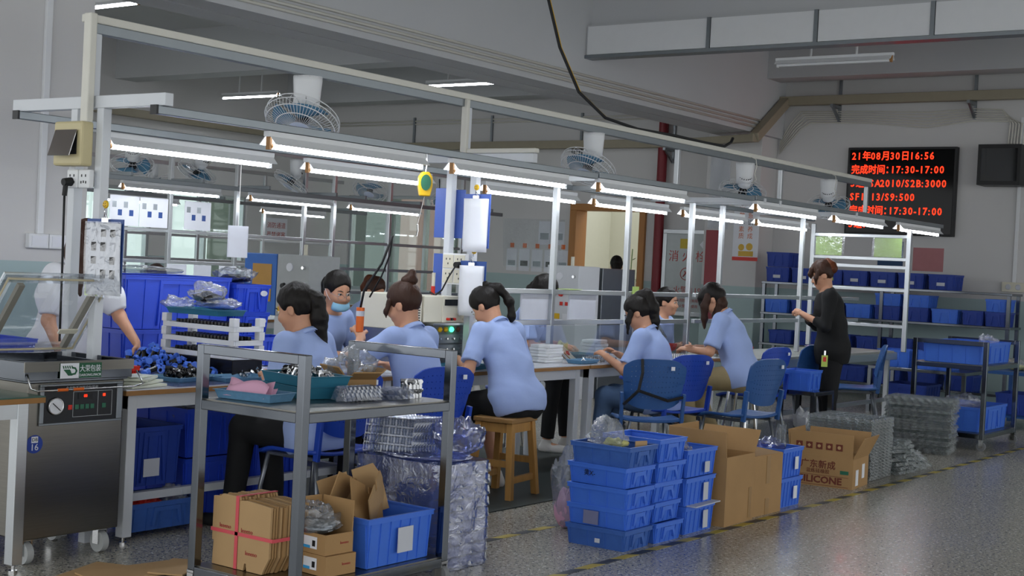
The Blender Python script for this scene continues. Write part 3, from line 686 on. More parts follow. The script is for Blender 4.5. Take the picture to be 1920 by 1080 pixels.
trolley('stainless steel trolley at the right with a blue crate on top', 12.4, 13.4, 3.74, 4.42, .76, .15, .97)
# ------------------------------------------------------------------ chairs
def make_chair(m):
    """front is +y, origin on the floor under the seat"""
    t = thing('chair', 'x', 'chair'); legm = mat('chair_tube', '8b8f94', .35, .8)
    def seat(u, v):
        x = (u-.5)*.44*(1-.06*v); y = (v-.5)*.42
        z = .445+.02*(abs(u-.5)*2)**2.5-.03*max(0, v-.8)/.2*.9+.012*max(0, .25-v)/.25
        return (x, y, z)
    o = mk('seat', MB().grid(seat, 12, 12), m, t, smooth=True); sd = o.modifiers.new('s', 'SOLIDIFY'); sd.thickness = .018; sd.offset = -1
    # perforated back: a grid with open cells
    nc, nr = 13, 7; us = [0, .09]; 
    hw = .011
    for i in range(nc):
        c = .13+.74*i/(nc-1); us += [c-hw/2, c+hw/2]
    us += [.91, 1.0]; vs = [0, .08, .16]
    for j in range(nr):
        c = .24+.62*j/(nr-1); vs += [c-.008, c+.008]
    vs += [.93, 1.0]
    def bk(u, v):
        half = .215-.03*(1-v)**2-.05*max(0, v-.86)**2/.02*.14; x = (u-.5)*2*half
        z = .53+.34*v; z -= .05*(abs(u-.5)*2)**4*(v > .5)*((v-.5)*2)
        z += .05*(abs(u-.5)*2)**3*(1-v)*(v < .5)
        return (x, -.205-.06*v-.05*(1-(abs(u-.5)*2)**2)*(1-.3*v)+.01, z)
    q = MB(); V = [bk(u, v) for v in vs for u in us]; nu = len(us); F = []
    for j in range(len(vs)-1):
        for i in range(nu-1):
            if i >= 2 and (i-2) % 2 == 0 and i-2 < 2*nc and j >= 3 and (j-3) % 2 == 0 and j-3 < 2*nr: continue
            F.append((j*nu+i, j*nu+i+1, (j+1)*nu+i+1, (j+1)*nu+i))
    q.add(V, F); o = mk('backrest', q, m, t); sd = o.modifiers.new('s', 'SOLIDIFY'); sd.thickness = .012
    for s in (-1, 1):
        mk('back_post', MB().bar((s*.205, -.2, .42), (s*.212, -.225, .64), .022, .035, (0, 1, 0)), m, t, bev=.004)
        mk('leg', MB().tube([(s*.17, .17, .43), (s*.19, .2, .25), (s*.2, .215, 0)], .012, 8), legm, t, smooth=True)
        mk('leg', MB().tube([(s*.17, -.16, .43), (s*.19, -.2, .25), (s*.2, -.225, 0)], .012, 8), legm, t, smooth=True)
        mk('seat_rail', MB().cyl((s*.165, .17, .42), (s*.165, -.18, .42), .011, n=8), legm, t)
    mk('tag', MB().box(.10, .125, -.295, -.29, .80, .825), 'paper', t)
    return tree(t)
ch0 = make_chair('chair'); ch0.location = (5.22, 4.98, 0); ch0['label'] = 'blue chair under the ponytailed worker behind the foreground trolley'; ch0['group'] = 'blue chairs along the line'
dup(ch0, 'blue chair under the worker with the orange tool', (6.03, 5.0, 0), rad(-12))
ch1 = make_chair('chair2'); ch1.location = (8.2, 4.76, 0); ch1.rotation_euler = (0, 0, rad(-48)); ch1['group'] = 'blue chairs along the line'; ch1['label'] = 'blue chair with a black strap round its back'
for k in kids(ch1):
    if k.name.startswith('seat') and not k.name.startswith('seat_rail'): pass
dup(ch0, 'blue chair half hidden behind the strapped chair', (8.88, 4.98, 0), rad(-18))
dup(ch1, 'empty blue chair turned sideways beside the worker in khaki trousers', (9.12, 4.52, 0), rad(-10))
dup(ch0, 'blue chair behind the worker in khaki trousers', (10.75, 5.22, 0), rad(-8))
dup(ch1, 'dark blue chair left of the standing woman in black', (11.62, 5.27, 0), rad(-8))
dup(ch1, 'dark blue chair right of the standing woman in black', (12.5, 5.0, 0), rad(25))
sp = mk('strap', MB().tube([(-.2, -.245, .56), (-.12, -.32, .66), (-.1, -.33, .78), (-.1, -.3, .868)], .011, 5).tube([(-.12, -.315, .66), (.08, -.318, .6), (.21, -.225, .62)], .011, 5), 'rubber', ch1)
# stool
t = thing('wooden_stool', 'square pine stool under the worker with the braid', 'stool', (7.02, 5.08, 0), rad(8))
mk('seat', MB().box(-.17, .17, -.14, .14, .47, .5), 'wood2', t, bev=.006)
for sx in (-1, 1):
    for sy in (-1, 1): mk('leg', MB().bar((sx*.175, sy*.145, 0), (sx*.135, sy*.11, .47), .042, .042, (0, 1, 0)), 'wood', t, bev=.003)
for s in (-1, 1):
    mk('stretcher', MB().box(-.15, .15, s*.13-.011, s*.13+.011, .1, .14), 'wood', t); mk('apron', MB().box(-.12, .12, s*.108-.011, s*.108+.011, .41, .465), 'wood', t)
    mk('stretcher', MB().box(s*.155-.011, s*.155+.011, -.12, .12, .2, .24), 'wood', t); mk('apron', MB().box(s*.135-.011, s*.135+.011, -.09, .09, .41, .465), 'wood', t)
def small_stool(label, x, y, h=.5, m='chair'):
    t = thing('round_stool', label, 'stool', (x, y, 0)); q = MB()
    mk('seat', MB().lathe([(0, h), (.15, h), (.16, h-.012), (.155, h-.03), (0, h-.03)], 24), m, t, smooth='auto')
    for k in range(4):
        a = PI/4+k*PI/2; mk('leg', MB().cyl((.1*math.cos(a), .1*math.sin(a), h-.03), (.17*math.cos(a), .17*math.sin(a), 0), .012, n=8), 'chrome', t, smooth='auto')
    mk('foot_ring', MB().tube([(.145*math.cos(2*PI*j/20), .145*math.sin(2*PI*j/20), .16) for j in range(20)], .008, 6, closed=True), 'chrome', t, smooth=True)
    return t
small_stool('stool under the worker in khaki trousers', 10.12, 5.0, .56)
small_stool('stool under the masked worker on the far side', 6.55, 6.5, .48); small_stool('stool under the worker behind the white boards', 8.95, 6.5, .48); small_stool('stool under the worker at the far side facing right', 11.0, 6.5, .48)
# ------------------------------------------------------------------ vacuum packing machine
vm = thing('vacuum_packing_machine', 'stainless vacuum packing machine on casters with raised clear lid', 'machine', (3.70, 5.29, 0)); vm.scale = (1.045, 1, 1)
mk('body', MB().box(0, .5, 0, .46, .115, .82), 'brush', vm, bev=.006)
mk('chamber', MB().tray(.56, .5, .085, .012, 0, 0, floor=.045).xf(Matrix.Translation((.25, .235, .828))), 'steel', vm, bev=.003)
mk('chamber_neck', MB().box(-.01, .51, -.008, .468, .82, .828), 'steel', vm)
mk('rim_fold', MB().box(-.034, .534, -.021, -.015, .868, .914), 'brush', vm)
mk('seal_bar', MB().box(.06, .075, .05, .42, .875, .9).box(.43, .445, .05, .42, .875, .9), 'steel', vm)
pf = mk('panel_frame', MB().box(.055, .485, -.012, 0, .625, .635).box(.055, .485, -.012, 0, .80, .81).box(.055, .075, -.012, 0, .635, .80).box(.455, .485, -.012, 0, .635, .80), 'alud', vm, bev=.002)
pn = mk('control_panel', MB().box(.075, .455, -.006, -.001, .635, .80), mat('panel_black', '15171b', .35), vm)
mk('gauge', MB().lathe([(.036, 0), (.036, .008), (.03, .01), (0, .009)], 24, Matrix.Translation((.135, -.006, .71)) @ Matrix.Rotation(PI/2, 4, 'X')), 'paper', pn, smooth='auto')
mk('gauge_needle', MB().bar((.115, -.0175, .725), (.155, -.0175, .69), .003), 'dark', pn)
mk('gauge_ring', MB().tube([(.135+.036*math.cos(2*PI*j/24), -.014, .71+.036*math.sin(2*PI*j/24)) for j in range(24)], .003, 6, closed=True), 'chrome', pn, smooth=True)
for x, m_ in ((.21, 'red'), (.245, 'greenp'), (.272, 'greenp'), (.299, 'greenp'), (.326, 'greenp'), (.388, 'greenp')): mk('button', MB().box(x-.01, x+.01, -.009, -.006, .69, .712), m_, pn, bev=.002)
mk('display', MB().box(.25, .325, -.008, -.006, .735, .765), 'dark', pn); text('digits', '88', .018, 'ledr', pn, face_mtx((.288, -.009, .75), (1, 0, 0), (0, 0, 1)))
mk('indicator', MB().box(.382, .394, -.008, -.006, .745, .757), 'ledr', pn)
pr = mat('panel_print', 'b5b9bd', .5)
text('lettering', '全电脑系列真空包装机', .017, pr, pn, face_mtx((.27, -.0065, .787), (1, 0, 0), (0, 0, 1)))
mk('print_line', MB().box(.225, .227, -.0066, -.006, .655, .77).box(.355, .357, -.0066, -.006, .655, .77).box(.225, .43, -.0066, -.006, .655, .657).box(.225, .43, -.0066, -.006, .77, .772).box(.43, .432, -.0066, -.006, .655, .772), pr, pn)
lg = mk('logo_plate', MB().box(.2, .415, -.0225, -.0195, .832, .894), mat('logo_green', '1f5a3c', .45), vm) if False else mk('logo_plate', MB().box(.17, .385, -.0245, -.0215, .836, .904), mat('logo_green', '1f5a3c', .45), vm, (-.03, 0, 0))
mk('logo_field', MB().box(.17, .265, -.0252, -.0245, .836, .904), 'paper', lg)
gm = MATS['logo_green']
q = MB().prism([(.185, .876), (.2, .86), (.21, .848), (.232, .848), (.218, .876)], -.0262, -.0252)
for k in range(5): q.prism([(.18+.011*k, .893), (.186+.011*k, .893), (.19+.011*k, .88), (.184+.011*k, .88)], -.0262, -.0252)
q.tube([(.225, -.0258, .853), (.245, -.0258, .856), (.252, -.0258, .869), (.245, -.0258, .881), (.229, -.0258, .884)], .0045, 6)
mk('logo_mark', q, gm, lg)
text('lettering', '大荣包装', .034, 'paper', lg, face_mtx((.325, -.025, .876), (1, 0, 0), (0, 0, 1)), width=.82); text('lettering', 'DARONG.PACK', .0165, 'paper', lg, face_mtx((.325, -.025, .848), (1, 0, 0), (0, 0, 1)))
st = mk('number_sticker', MB().lathe([(0, 0), (.041, 0), (.041, .0015), (0, .0015)], 28, Matrix.Translation((.042, -.0005, .545)) @ Matrix.Rotation(PI/2, 4, 'X')), mat('sticker_blue', '1f3f9c', .4), vm)
mk('sticker_tab', MB().box(.026, .058, -.0035, -.002, .551, .579), 'paper', st); text('lettering', 'DB', .022, 'dark', st, face_mtx((.042, -.004, .565), (1, 0, 0), (0, 0, 1))); text('lettering', '16', .042, 'paper', st, face_mtx((.042, -.0025, .53), (1, 0, 0), (0, 0, 1)))
mk('wire_handle', MB().tube([(-.02, -.02, .86), (-.025, -.06, .80), (.0, -.07, .79), (.5, -.07, .79), (.56, -.06, .8), (.55, -.02, .86)], .004, 6), 'chrome', vm, smooth=True)
for x in (.1, .18): mk('orange_sleeve', MB().cyl((x, -.07, .79), (x+.05, -.07, .79), .007, n=8), 'orange', vm)
for x in (.05, .44):
    for y in (.05, .4):
        c = mk('caster', MB().cyl((x-.016, y, .05), (x+.016, y, .05), .05, n=20), mat('white_wheel', 'b9bcbc', .5), vm, smooth='auto'); mk('fork', MB().box(x-.025, x-.019, y-.02, y+.02, .04, .11).box(x+.019, x+.025, y-.02, y+.02, .04, .11).box(x-.025, x+.025, y-.025, y+.025, .108, .115), 'chrome', c)
LM = Matrix.Translation((-.035, .44, .918)) @ Matrix.Rotation(rad(52), 4, 'X') @ Matrix.Rotation(PI, 4, 'Z') @ Matrix.Translation((-.57, 0, 0))
# lid plate local: x 0..0.57, y 0..0.475 away from the hinge, dome on +z
LM = Matrix.Translation((-.035, .44, .918)) @ Matrix.Rotation(rad(-52), 4, 'X') @ Matrix.Diagonal((1, -1, 1, 1))
lid = mk('lid', MB().box(0, .57, 0, .045, 0, .02).box(0, .57, .43, .475, 0, .02).box(0, .045, .045, .43, 0, .02).box(.525, .57, .045, .43, 0, .02).xf(LM), 'lid', vm)
def dome(u, v):
    x = .045+.48*u; y = .045+.385*v; e = min(u, 1-u, v, 1-v)
    h = .085*min(1, (e/.14))**.45 if e > 0 else 0
    return LM @ Vector((x, y, .02+h))
mk('dome', MB().grid(dome, 22, 18), 'lid', vm, smooth=True)
gk = [(.02, .02), (.55, .02), (.55, .455), (.02, .455)]
mk('gasket', MB().tube([LM @ Vector((x, y, -.003)) for x, y in gk], .006, 6, closed=True), mat('gasket', 'c4b99b', .6), vm)
mk('lid_edge', MB().tube([LM @ Vector((x, y, .01)) for x, y in ((0, 0), (.57, 0), (.57, .475), (0, .475))], .009, 6, closed=True), 'lid', vm)
for x in (.075, .47): mk('sealing_strip', MB().box(x, x+.03, .04, .43, -.022, .0).xf(LM), mat('strip_grey', '8b887f', .5), vm)
mk('strip_clip', MB().box(.40, .5, .14, .165, -.03, -.022).xf(LM), 'cream', vm)
# ------------------------------------------------------------------ people: smooth-blended volumes turned into one surface
def v3(*a): return np.array(a, dtype=np.float32)
class SDF:
    def __init__(s): s.p = []
    def cone(s, a, b, ra, rb, k=.03, flat=None, fs=1.0, flata=False, flatb=False):
        s.p.append(('c', np.asarray(a, float), np.asarray(b, float), ra, rb, k, flat, fs, flata, flatb)); return s
    def ell(s, c, r, R=None, k=.03): s.p.append(('e', np.asarray(c, float), np.asarray(r, float), np.eye(3) if R is None else R, k)); return s
    def cut(s, c, r, R=None, k=.01): s.p.append(('x', np.asarray(c, float), np.asarray(r, float), np.eye(3) if R is None else R, k)); return s
    def plane(s, pt, n): s.p.append(('p', np.asarray(pt, float), np.asarray(n, float))); return s
    def build(s, h, wr=0, wf=30):
        lo = np.full(3, 1e9); hi = -lo
        for q in s.p:
            if q[0] == 'c':
                for c, r in ((q[1], q[3]), (q[2], q[4])): lo = np.minimum(lo, c-r-.03); hi = np.maximum(hi, c+r+.03)
            elif q[0] == 'e': m = max(q[2]); lo = np.minimum(lo, q[1]-m-.02); hi = np.maximum(hi, q[1]+m+.02)
        n = np.ceil((hi-lo)/h).astype(int)+2; g = np.full(n, .06, np.float32)
        ax = [lo[i]+h*np.arange(n[i]) for i in range(3)]
        for q in s.p:
            if q[0] == 'p':
                d = sum((ax[i]-q[1][i]).reshape([-1 if j == i else 1 for j in range(3)])*q[2][i] for i in range(3))
                g = np.maximum(g, d.astype(np.float32)); continue
            if q[0] == 'c': m = max(q[3], q[4])+q[5]+.02; a = np.minimum(q[1], q[2])-m; b = np.maximum(q[1], q[2])+m
            else: m = max(q[2])+q[4]+.02; a = q[1]-m; b = q[1]+m
            i0 = np.clip(((a-lo)/h).astype(int), 0, n-1); i1 = np.clip(((b-lo)/h).astype(int)+2, 1, n)
            sl = tuple(slice(i0[i], i1[i]) for i in range(3))
            X, Y, Z = np.meshgrid(*[ax[i][sl[i]] for i in range(3)], indexing='ij', sparse=True)
            if q[0] == 'c':
                A, B, ra, rb, k, fl, fs, fa, fb = q[1:]; t = B-A; L = np.linalg.norm(t)+1e-9; t = t/L
                dx, dy, dz = X-A[0], Y-A[1], Z-A[2]
                if fl is not None:
                    w = (dx*fl[0]+dy*fl[1]+dz*fl[2])*(1/fs-1); dx = dx+w*fl[0]; dy = dy+w*fl[1]; dz = dz+w*fl[2]
                u = dx*t[0]+dy*t[1]+dz*t[2]; uc = np.clip(u, 0, L)
                d = np.sqrt((dx-uc*t[0])**2+(dy-uc*t[1])**2+(dz-uc*t[2])**2)-(ra+(rb-ra)*uc/L)
                if fb: d = np.maximum(d, u-L)
                if fa: d = np.maximum(d, -u)
            else:
                C, r, R, k = q[1:]; dx, dy, dz = X-C[0], Y-C[1], Z-C[2]
                e = [(dx*R[0, i]+dy*R[1, i]+dz*R[2, i]) for i in range(3)]
                k0 = np.sqrt(sum((e[i]/r[i])**2 for i in range(3))); k1 = np.sqrt(sum((e[i]/r[i]**2)**2 for i in range(3)))+1e-6
                d = k0*(k0-1)/k1
            o = g[sl]
            if q[0] == 'x': d = -d; hh = np.maximum(k-np.abs(o-d), 0)/k; g[sl] = np.maximum(o, d)+hh*hh*k*.25
            else: hh = np.maximum(k-np.abs(o-d), 0)/k; g[sl] = np.minimum(o, d)-hh*hh*k*.25
        return surfnet(g, lo, h, wr, wf)
def surfnet(g, lo, h, wr, wf):
    s = g < 0; n = np.array(g.shape)-1
    cs = [(i, j, k) for i in (0, 1) for j in (0, 1) for k in (0, 1)]
    cnt = np.zeros(n, np.int8)
    for i, j, k in cs: cnt += s[i:i+n[0], j:j+n[1], k:k+n[2]]
    act = np.argwhere((cnt > 0) & (cnt < 8)); idx = np.full(n, -1, np.int32); idx[tuple(act.T)] = np.arange(len(act))
    acc = np.zeros((len(act), 3)); num = np.zeros(len(act))
    for a in range(3):
        for b in range(2):
            for c in range(2):
                o0 = [0, 0, 0]; o0[(a+1) % 3] = b; o0[(a+2) % 3] = c; o1 = list(o0); o1[a] = 1
                g0 = g[tuple((act+o0).T)]; g1 = g[tuple((act+o1).T)]; m = (g0 < 0) != (g1 < 0)
                t = np.where(m, g0/np.where(m, g0-g1, 1), 0); p = np.array(o0)[None, :]*np.ones((len(act), 1)); p[:, a] += t
                acc += p*m[:, None]; num += m
    V = lo+h*(act+acc/num[:, None])
    F = []
    for a in range(3):
        b, c = (a+1) % 3, (a+2) % 3
        sa = [slice(None)]*3; sb = [slice(None)]*3; sa[a] = slice(0, -1); sb[a] = slice(1, None)
        e = np.argwhere(s[tuple(sa)] != s[tuple(sb)]); e = e[(e[:, b] > 0) & (e[:, c] > 0) & (e[:, b] < n[b]) & (e[:, c] < n[c])]
        db = np.zeros(3, int); db[b] = 1; dc = np.zeros(3, int); dc[c] = 1
        q = np.stack([idx[tuple((e-db-dc).T)], idx[tuple((e-dc).T)], idx[tuple(e.T)], idx[tuple((e-db).T)]], 1)
        ins = s[tuple(e.T)]; q[~ins] = q[~ins][:, ::-1]; F.append(q[(q >= 0).all(1)])
    F = np.concatenate(F)
    if wr:
        nr = np.zeros_like(V); a, b, c, d = (V[F[:, i]] for i in range(4)); fn = np.cross(c-a, d-b)
        for i in range(4): np.add.at(nr, F[:, i], fn)
        nr /= np.linalg.norm(nr, axis=1)[:, None]+1e-9
        rg = np.random.default_rng(int(abs(V[:, 0].sum()*1000)) % 99991); w = np.zeros(len(V))
        for k in range(7):
            dv = rg.normal(size=3); dv /= np.linalg.norm(dv); fq = wf*rg.uniform(.6, 1.7); d2 = rg.normal(size=3)
            w += np.sin(V@dv*fq+rg.uniform(0, 6)+1.8*np.sin(V@d2*fq*.35))
        V = V+nr*(w/7*2*wr)[:, None]
    me = bpy.data.meshes.new('m'); me.vertices.add(len(V)); me.vertices.foreach_set('co', V.astype(np.float32).ravel())
    me.loops.add(4*len(F)); me.loops.foreach_set('vertex_index', F.ravel().astype(np.int32))
    me.polygons.add(len(F)); me.polygons.foreach_set('loop_start', (np.arange(len(F))*4).astype(np.int32)); me.polygons.foreach_set('loop_total', np.full(len(F), 4, np.int32))
    me.update(calc_edges=True); me.validate(); me.shade_smooth()
    return me
def nrm(v): v = np.asarray(v, float); return v/(np.linalg.norm(v)+1e-9)
def rotm(yaw, pitch, roll=0):
    """columns: forward, left, up; yaw to the left, pitch downwards"""
    cy, sy, cp, sp_ = math.cos(yaw), math.sin(yaw), math.cos(pitch), math.sin(pitch)
    f_ = np.array((cy*cp, sy*cp, -sp_)); u = np.array((cy*sp_, sy*sp_, cp)); l = np.cross(u, f_)
    c, s_ = math.cos(roll), math.sin(roll); l2 = l*c+u*s_; u2 = u*c-l*s_
    return np.stack((f_, l2, u2), 1)
def ik(sh, hand, la, lb, pole):
    d = hand-sh; L = np.linalg.norm(d); L = min(max(L, .08), la+lb-.005); t = nrm(d); hand = sh+t*L
    a = (la*la-lb*lb+L*L)/(2*L); hh = math.sqrt(max(la*la-a*a, 0)); pv = np.asarray(pole, float); pv = nrm(pv-t*(pv@t))
    return sh+t*a+pv*hh, hand
def person(label, loc, rz, hz=.54, lean=12, head=(0, 25), hands=None, legs='sit', shirt=('shirt_blue', 'short'), pants='black', hair=None, hairm='hair', vox=.009, skinm='skin', shoes='white_shoe', face=True, curl=(.7, .7), roll=0, tw=0, skirt=False, knees=None, sc=1.0, mask=False, feet=None):
    P_ = thing('person', label, 'person', loc, rz); P_.scale = (sc, sc, sc)
    th = rad(lean); up = np.array((math.sin(th), 0, math.cos(th))); fwd = np.array((math.cos(th), 0, -math.sin(th)))
    th2 = rad(lean+9); up2 = np.array((math.sin(th2), 0, math.cos(th2)))
    H_ = np.array((0, 0, hz)); W1 = H_+.2*up; CH = W1+.16*up2; SC = W1+.255*up2
    ct, st = math.cos(rad(tw)), math.sin(rad(tw)); lat = np.array((-st*math.cos(th2), ct, 0)); fw2 = np.cross(lat, up2)
    SL, SR = SC+lat*.16, SC-lat*.16
    NB = SC+.045*up2-.01*fw2; hy, hp_ = rad(head[0]), rad(head[1])
    th3 = rad(lean*.6+head[1]*.35); up3 = np.array((math.sin(th3), 0, math.cos(th3)))
    R = rotm(hy, hp_, rad(roll)); HC = NB+.115*up3+R[:, 2]*.045+R[:, 0]*.015
    def hp(x, y, z): return HC+R@np.array((x, y, z))
    RG = rotm(hy+rad(lean)*0, hp_*.12)
    def hg(x, y, z): return HC+RG@np.array((x, y, z))
    # joints of arms and legs
    hands = hands or ((.42, .12, .8), (.42, -.12, .8))
    arms = []
    for s_, S_, hd in ((1, SL, hands[0]), (-1, SR, hands[1])):
        tgt = np.asarray(hd[:3], float); pole = hd[3] if len(hd) > 3 else (-.35, s_*.55, -.8)
        E_, Wd = ik(S_, tgt, .265, .235, pole); arms.append((s_, S_, E_, Wd, hd[4] if len(hd) > 4 else None))
    lg = []
    for i, s_ in enumerate((1, -1)):
        hj = H_+np.array((0, s_*.085, -.02))
        if legs == 'sit': kn = np.array((.40, s_*.11, hz-.01)); an = np.array((.36 if i else .44, s_*.12, .08))
        elif legs == 'stand': kn = np.array((.02, s_*.085, .44)); an = np.array((0, s_*.085, .075))
        if knees: kn = np.asarray(knees[i][0], float); an = np.asarray(knees[i][1], float)
        lg.append((s_, hj, kn, an))
    # --- body
    B = SDF()
    B.cone(H_+.02*up, W1, .125, .105, .05, fwd, .75).cone(W1, CH, .105, .128, .05, fw2, .72).cone(CH, SC-.01*up2, .128, .09, .05, fw2, .7)
    B.cone(H_+(0, .06, -.01), H_-(0, .06, .01), .11, .11, .05).cone(SL, SR, .048, .048, .05)
    B.cone(NB-.03*up2, HC+R@np.array((-.025, 0, -.045)), .05, .047, .025)
    for s_, S_, E_, Wd, hdir in arms:
        B.cone(S_, E_, .045, .036, .03).cone(E_, Wd, .037, .024, .02)
        fd = nrm(Wd-E_) if hdir is None else nrm(hdir); pn = nrm(np.array((0, -s_*.35, -1))-fd*(np.array((0, -s_*.35, -1))@fd)); sd = np.cross(pn, fd)*s_  # towards the thumb side
        c = curl[0 if s_ > 0 else 1]
        pm = Wd+.05*fd+pn*.006
        B.cone(Wd-.01*fd, Wd+.075*fd, .024, .03, .015, pn, .5)
        for j, (o, L1) in enumerate(((.026, .068), (.009, .076), (-.009, .070), (-.025, .056))):
            b0 = Wd+.078*fd+sd*o; a1 = c*.6; a2 = c*1.5
            b1 = b0+(fd*math.cos(a1)+pn*math.sin(a1))*L1*.52+sd*o*.12; b2 = b1+(fd*math.cos(a2)+pn*math.sin(a2))*L1*.5
            B.cone(b0-.012*fd, b1, .0095, .0088, .006).cone(b1, b2, .0088, .0072, .004)
        t0 = Wd+.022*fd+sd*.02; t1 = t0+nrm(sd*.8+fd*.7+pn*.5)*.04; t2 = t1+nrm(fd*.9+sd*.15+pn*.5)*.032
        B.cone(t0, t1, .0125, .0105, .012).cone(t1, t2, .0105, .008, .005)
    for s_, hj, kn, an in lg:
        B.cone(hj, kn, .085, .055, .03).cone(kn, an, .052, .034, .03)
        fdv = np.array((1., s_*.15, 0)); B.cone(an-(0, 0, .03), an+fdv*.13-np.array((0, 0, .045)), .034, .028, .02)
    # head
    B.ell(hp(-.012, 0, .02), (.095, .076, .1), R, .02).ell(hp(.026, 0, -.045), (.066, .06, .075), R, .03).ell(hp(.06, 0, -.1), (.026, .026, .018), R, .03)
    B.cone(hp(.082, 0, .002), hp(.104, 0, -.034), .007, .0105, .012).ell(hp(.098, .011, -.04), (.009, .008, .007), R, .008).ell(hp(.098, -.011, -.04), (.009, .008, .007), R, .008)
    B.ell(hp(.07, .04, -.035), (.022, .02, .02), R, .03).ell(hp(.07, -.04, -.035), (.022, .02, .02), R, .03)
    B.ell(hp(.083, 0, -.068), (.013, .024, .012), R, .012)
    for s_ in (-1, 1):
        B.cut(hp(.093, s_*.031, .0), (.012, .017, .010), R, .016)
        B.ell(hp(-.006, s_*.079, -.02), (.02, .009, .031), rotm(hy-s_*.35, hp_, rad(roll)), .01); B.cut(hp(.0, s_*.089, -.018), (.011, .006, .018), R, .008)
    mk('body', B.build(vox), skinm, P_)
    # --- clothes
    G = SDF(); sm, st_ = shirt
    hem = .10 if legs == 'sit' else .14
    G.cone(H_-up*(hem-.06), W1, .168, .148, .05, fwd, .86).cone(W1, CH, .147, .156, .06, fw2, .8).cone(CH, SC-.005*up2, .156, .10, .06, fw2, .72).cone(SL, SR, .058, .058, .04)
    G.cone(H_+np.array((0, .07, .0)), H_-np.array((0, .07, .0)), .142, .142, .06)
    G.cone(SC-.02*up2, NB+.0*up2, .075, .06, .03)
    G.plane(H_-up*hem, -up); G.plane(NB+.018*up2+.0*fw2, nrm(up2*1+fw2*.25))
    for s_, S_, E_, Wd, hd in arms:
        ua = E_-S_; L = np.linalg.norm(ua); t = ua/L
        if st_ == 'short': G.cone(S_-.01*t, S_+t*L*.82, .06, .066, .035, flatb=True)
        elif st_ == 'puff': G.cone(S_-.01*t, S_+t*L*.5, .06, .085, .03).cone(S_+t*L*.5, S_+t*L*.88, .085, .058, .03, flatb=True)
        elif st_ == 'threeq': G.cone(S_-.01*t, E_, .058, .052, .03); f_ = nrm(Wd-E_); G.cone(E_, E_+f_*.12, .052, .048, .02, flatb=True)
        else: G.cone(S_-.01*t, E_, .058, .05, .03); f_ = nrm(Wd-E_); G.cone(E_, E_+f_*.2, .05, .042, .02, flatb=True)
    sh = mk('shirt' if sm != 'white_blouse' else 'blouse', G.build(vox*1.1, .0055, 24), sm, P_)
    if sm == 'shirt_blue':
        q = MB(); n = 22; Rm = np.stack((fw2, lat, up2), 1); cols = []
        for zz, rr in ((.0, .066), (.038, .06), (.04, .064), (.006, .082)):
            cols.append([NB+Rm@np.array((rr*math.cos(a)*1.02-.004, rr*math.sin(a), zz-.02-.028*math.cos(a)*(1 if zz < .03 else .6))) for a in [rad(14)+(2*PI-rad(28))*j/n for j in range(n+1)]])
        q.add([p for c in cols for p in c], [(i*(n+1)+j, i*(n+1)+j+1, (i+1)*(n+1)+j+1, (i+1)*(n+1)+j) for i in range(3) for j in range(n)])
        co = mk('collar', q, sm, sh, smooth=True); sd = co.modifiers.new('s', 'SOLIDIFY'); sd.thickness = .003
    T = SDF()
    T.cone(H_+(0, .065, -.01), H_-np.array((0, .065, .01)), .122, .122, .05).cone(H_, H_+.08*up, .125, .115, .05, fwd, .8)
    for s_, hj, kn, an in lg:
        if skirt: T.cone(hj, kn*.75+hj*.25, .11, .10, .08); continue
        loose = .016 if pants in ('khaki',) else .008
        T.cone(hj, kn, .095+loose*.6, .062+loose, .05).cone(kn, an+(0, 0, .03), .06+loose, .046+loose, .03, flatb=True)
    mk('trousers' if not skirt else 'skirt', T.build(vox*1.2, .0035, 22), pants, P_)
    if shoes:
        for s_, hj, kn, an in lg:
            Q = SDF(); fdv = np.array((1., s_*.15, 0)); bz = an[2]-.05
            Q.cone(np.array((an[0]-.02, an[1], bz)), np.array((an[0], an[1], bz))+fdv*.16, .042, .034, .03).cone(np.array((an[0], an[1], bz)), an+(0, 0, .0), .045, .04, .03); Q.plane((0, 0, bz-.026), (0, 0, -1))
            mk('shoe', Q.build(.01), shoes, P_)
    # --- hair
    D = SDF()
    D.ell(hp(-.016, 0, .026), (.104, .087, .107), R, .02)
    for q in hair or []:
        if q[0] == 'e': D.ell(hp(*q[1]), q[2], R, q[3] if len(q) > 3 else .02)
    D.cut(hp(.128, 0, -.045), (.115, .105, .115), R, .015)
    for s_ in (-1, 1): D.cut(hp(.012, s_*.092, -.04), (.04, .03, .05), R, .012)
    D.plane(HC+R@np.array((0, 0, -.075)), -R[:, 2]+R[:, 0]*.35)
    hm = mk('hair', D.build(min(vox, .009), .0022, 90), hairm, P_)
    for q in hair or []:
        if q[0] in ('tail', 'bun', 'fringe', 'lock'):
            K = SDF()
            if q[0] == 'bun':
                for c, r in q[1]: K.ell(hp(*c), (r, r, r*.95), R, .012)
            else:
                pts = [hp(*p) for p in q[1]] if q[0] == 'fringe' else [hp(*q[1][0])]+[hp(*q[1][0])+RG@np.array(p) for p in q[1][1:]]
                for (a, ra), (b, rb) in zip(zip(pts, q[2]), list(zip(pts, q[2]))[1:]): K.cone(a, b, ra, rb, .015)
            mk({'tail': 'ponytail', 'bun': 'hair_bun', 'fringe': 'fringe', 'lock': 'hair_lock'}[q[0]], K.build(min(vox, .008), .002, 110), q[3] if len(q) > 3 else hairm, P_)
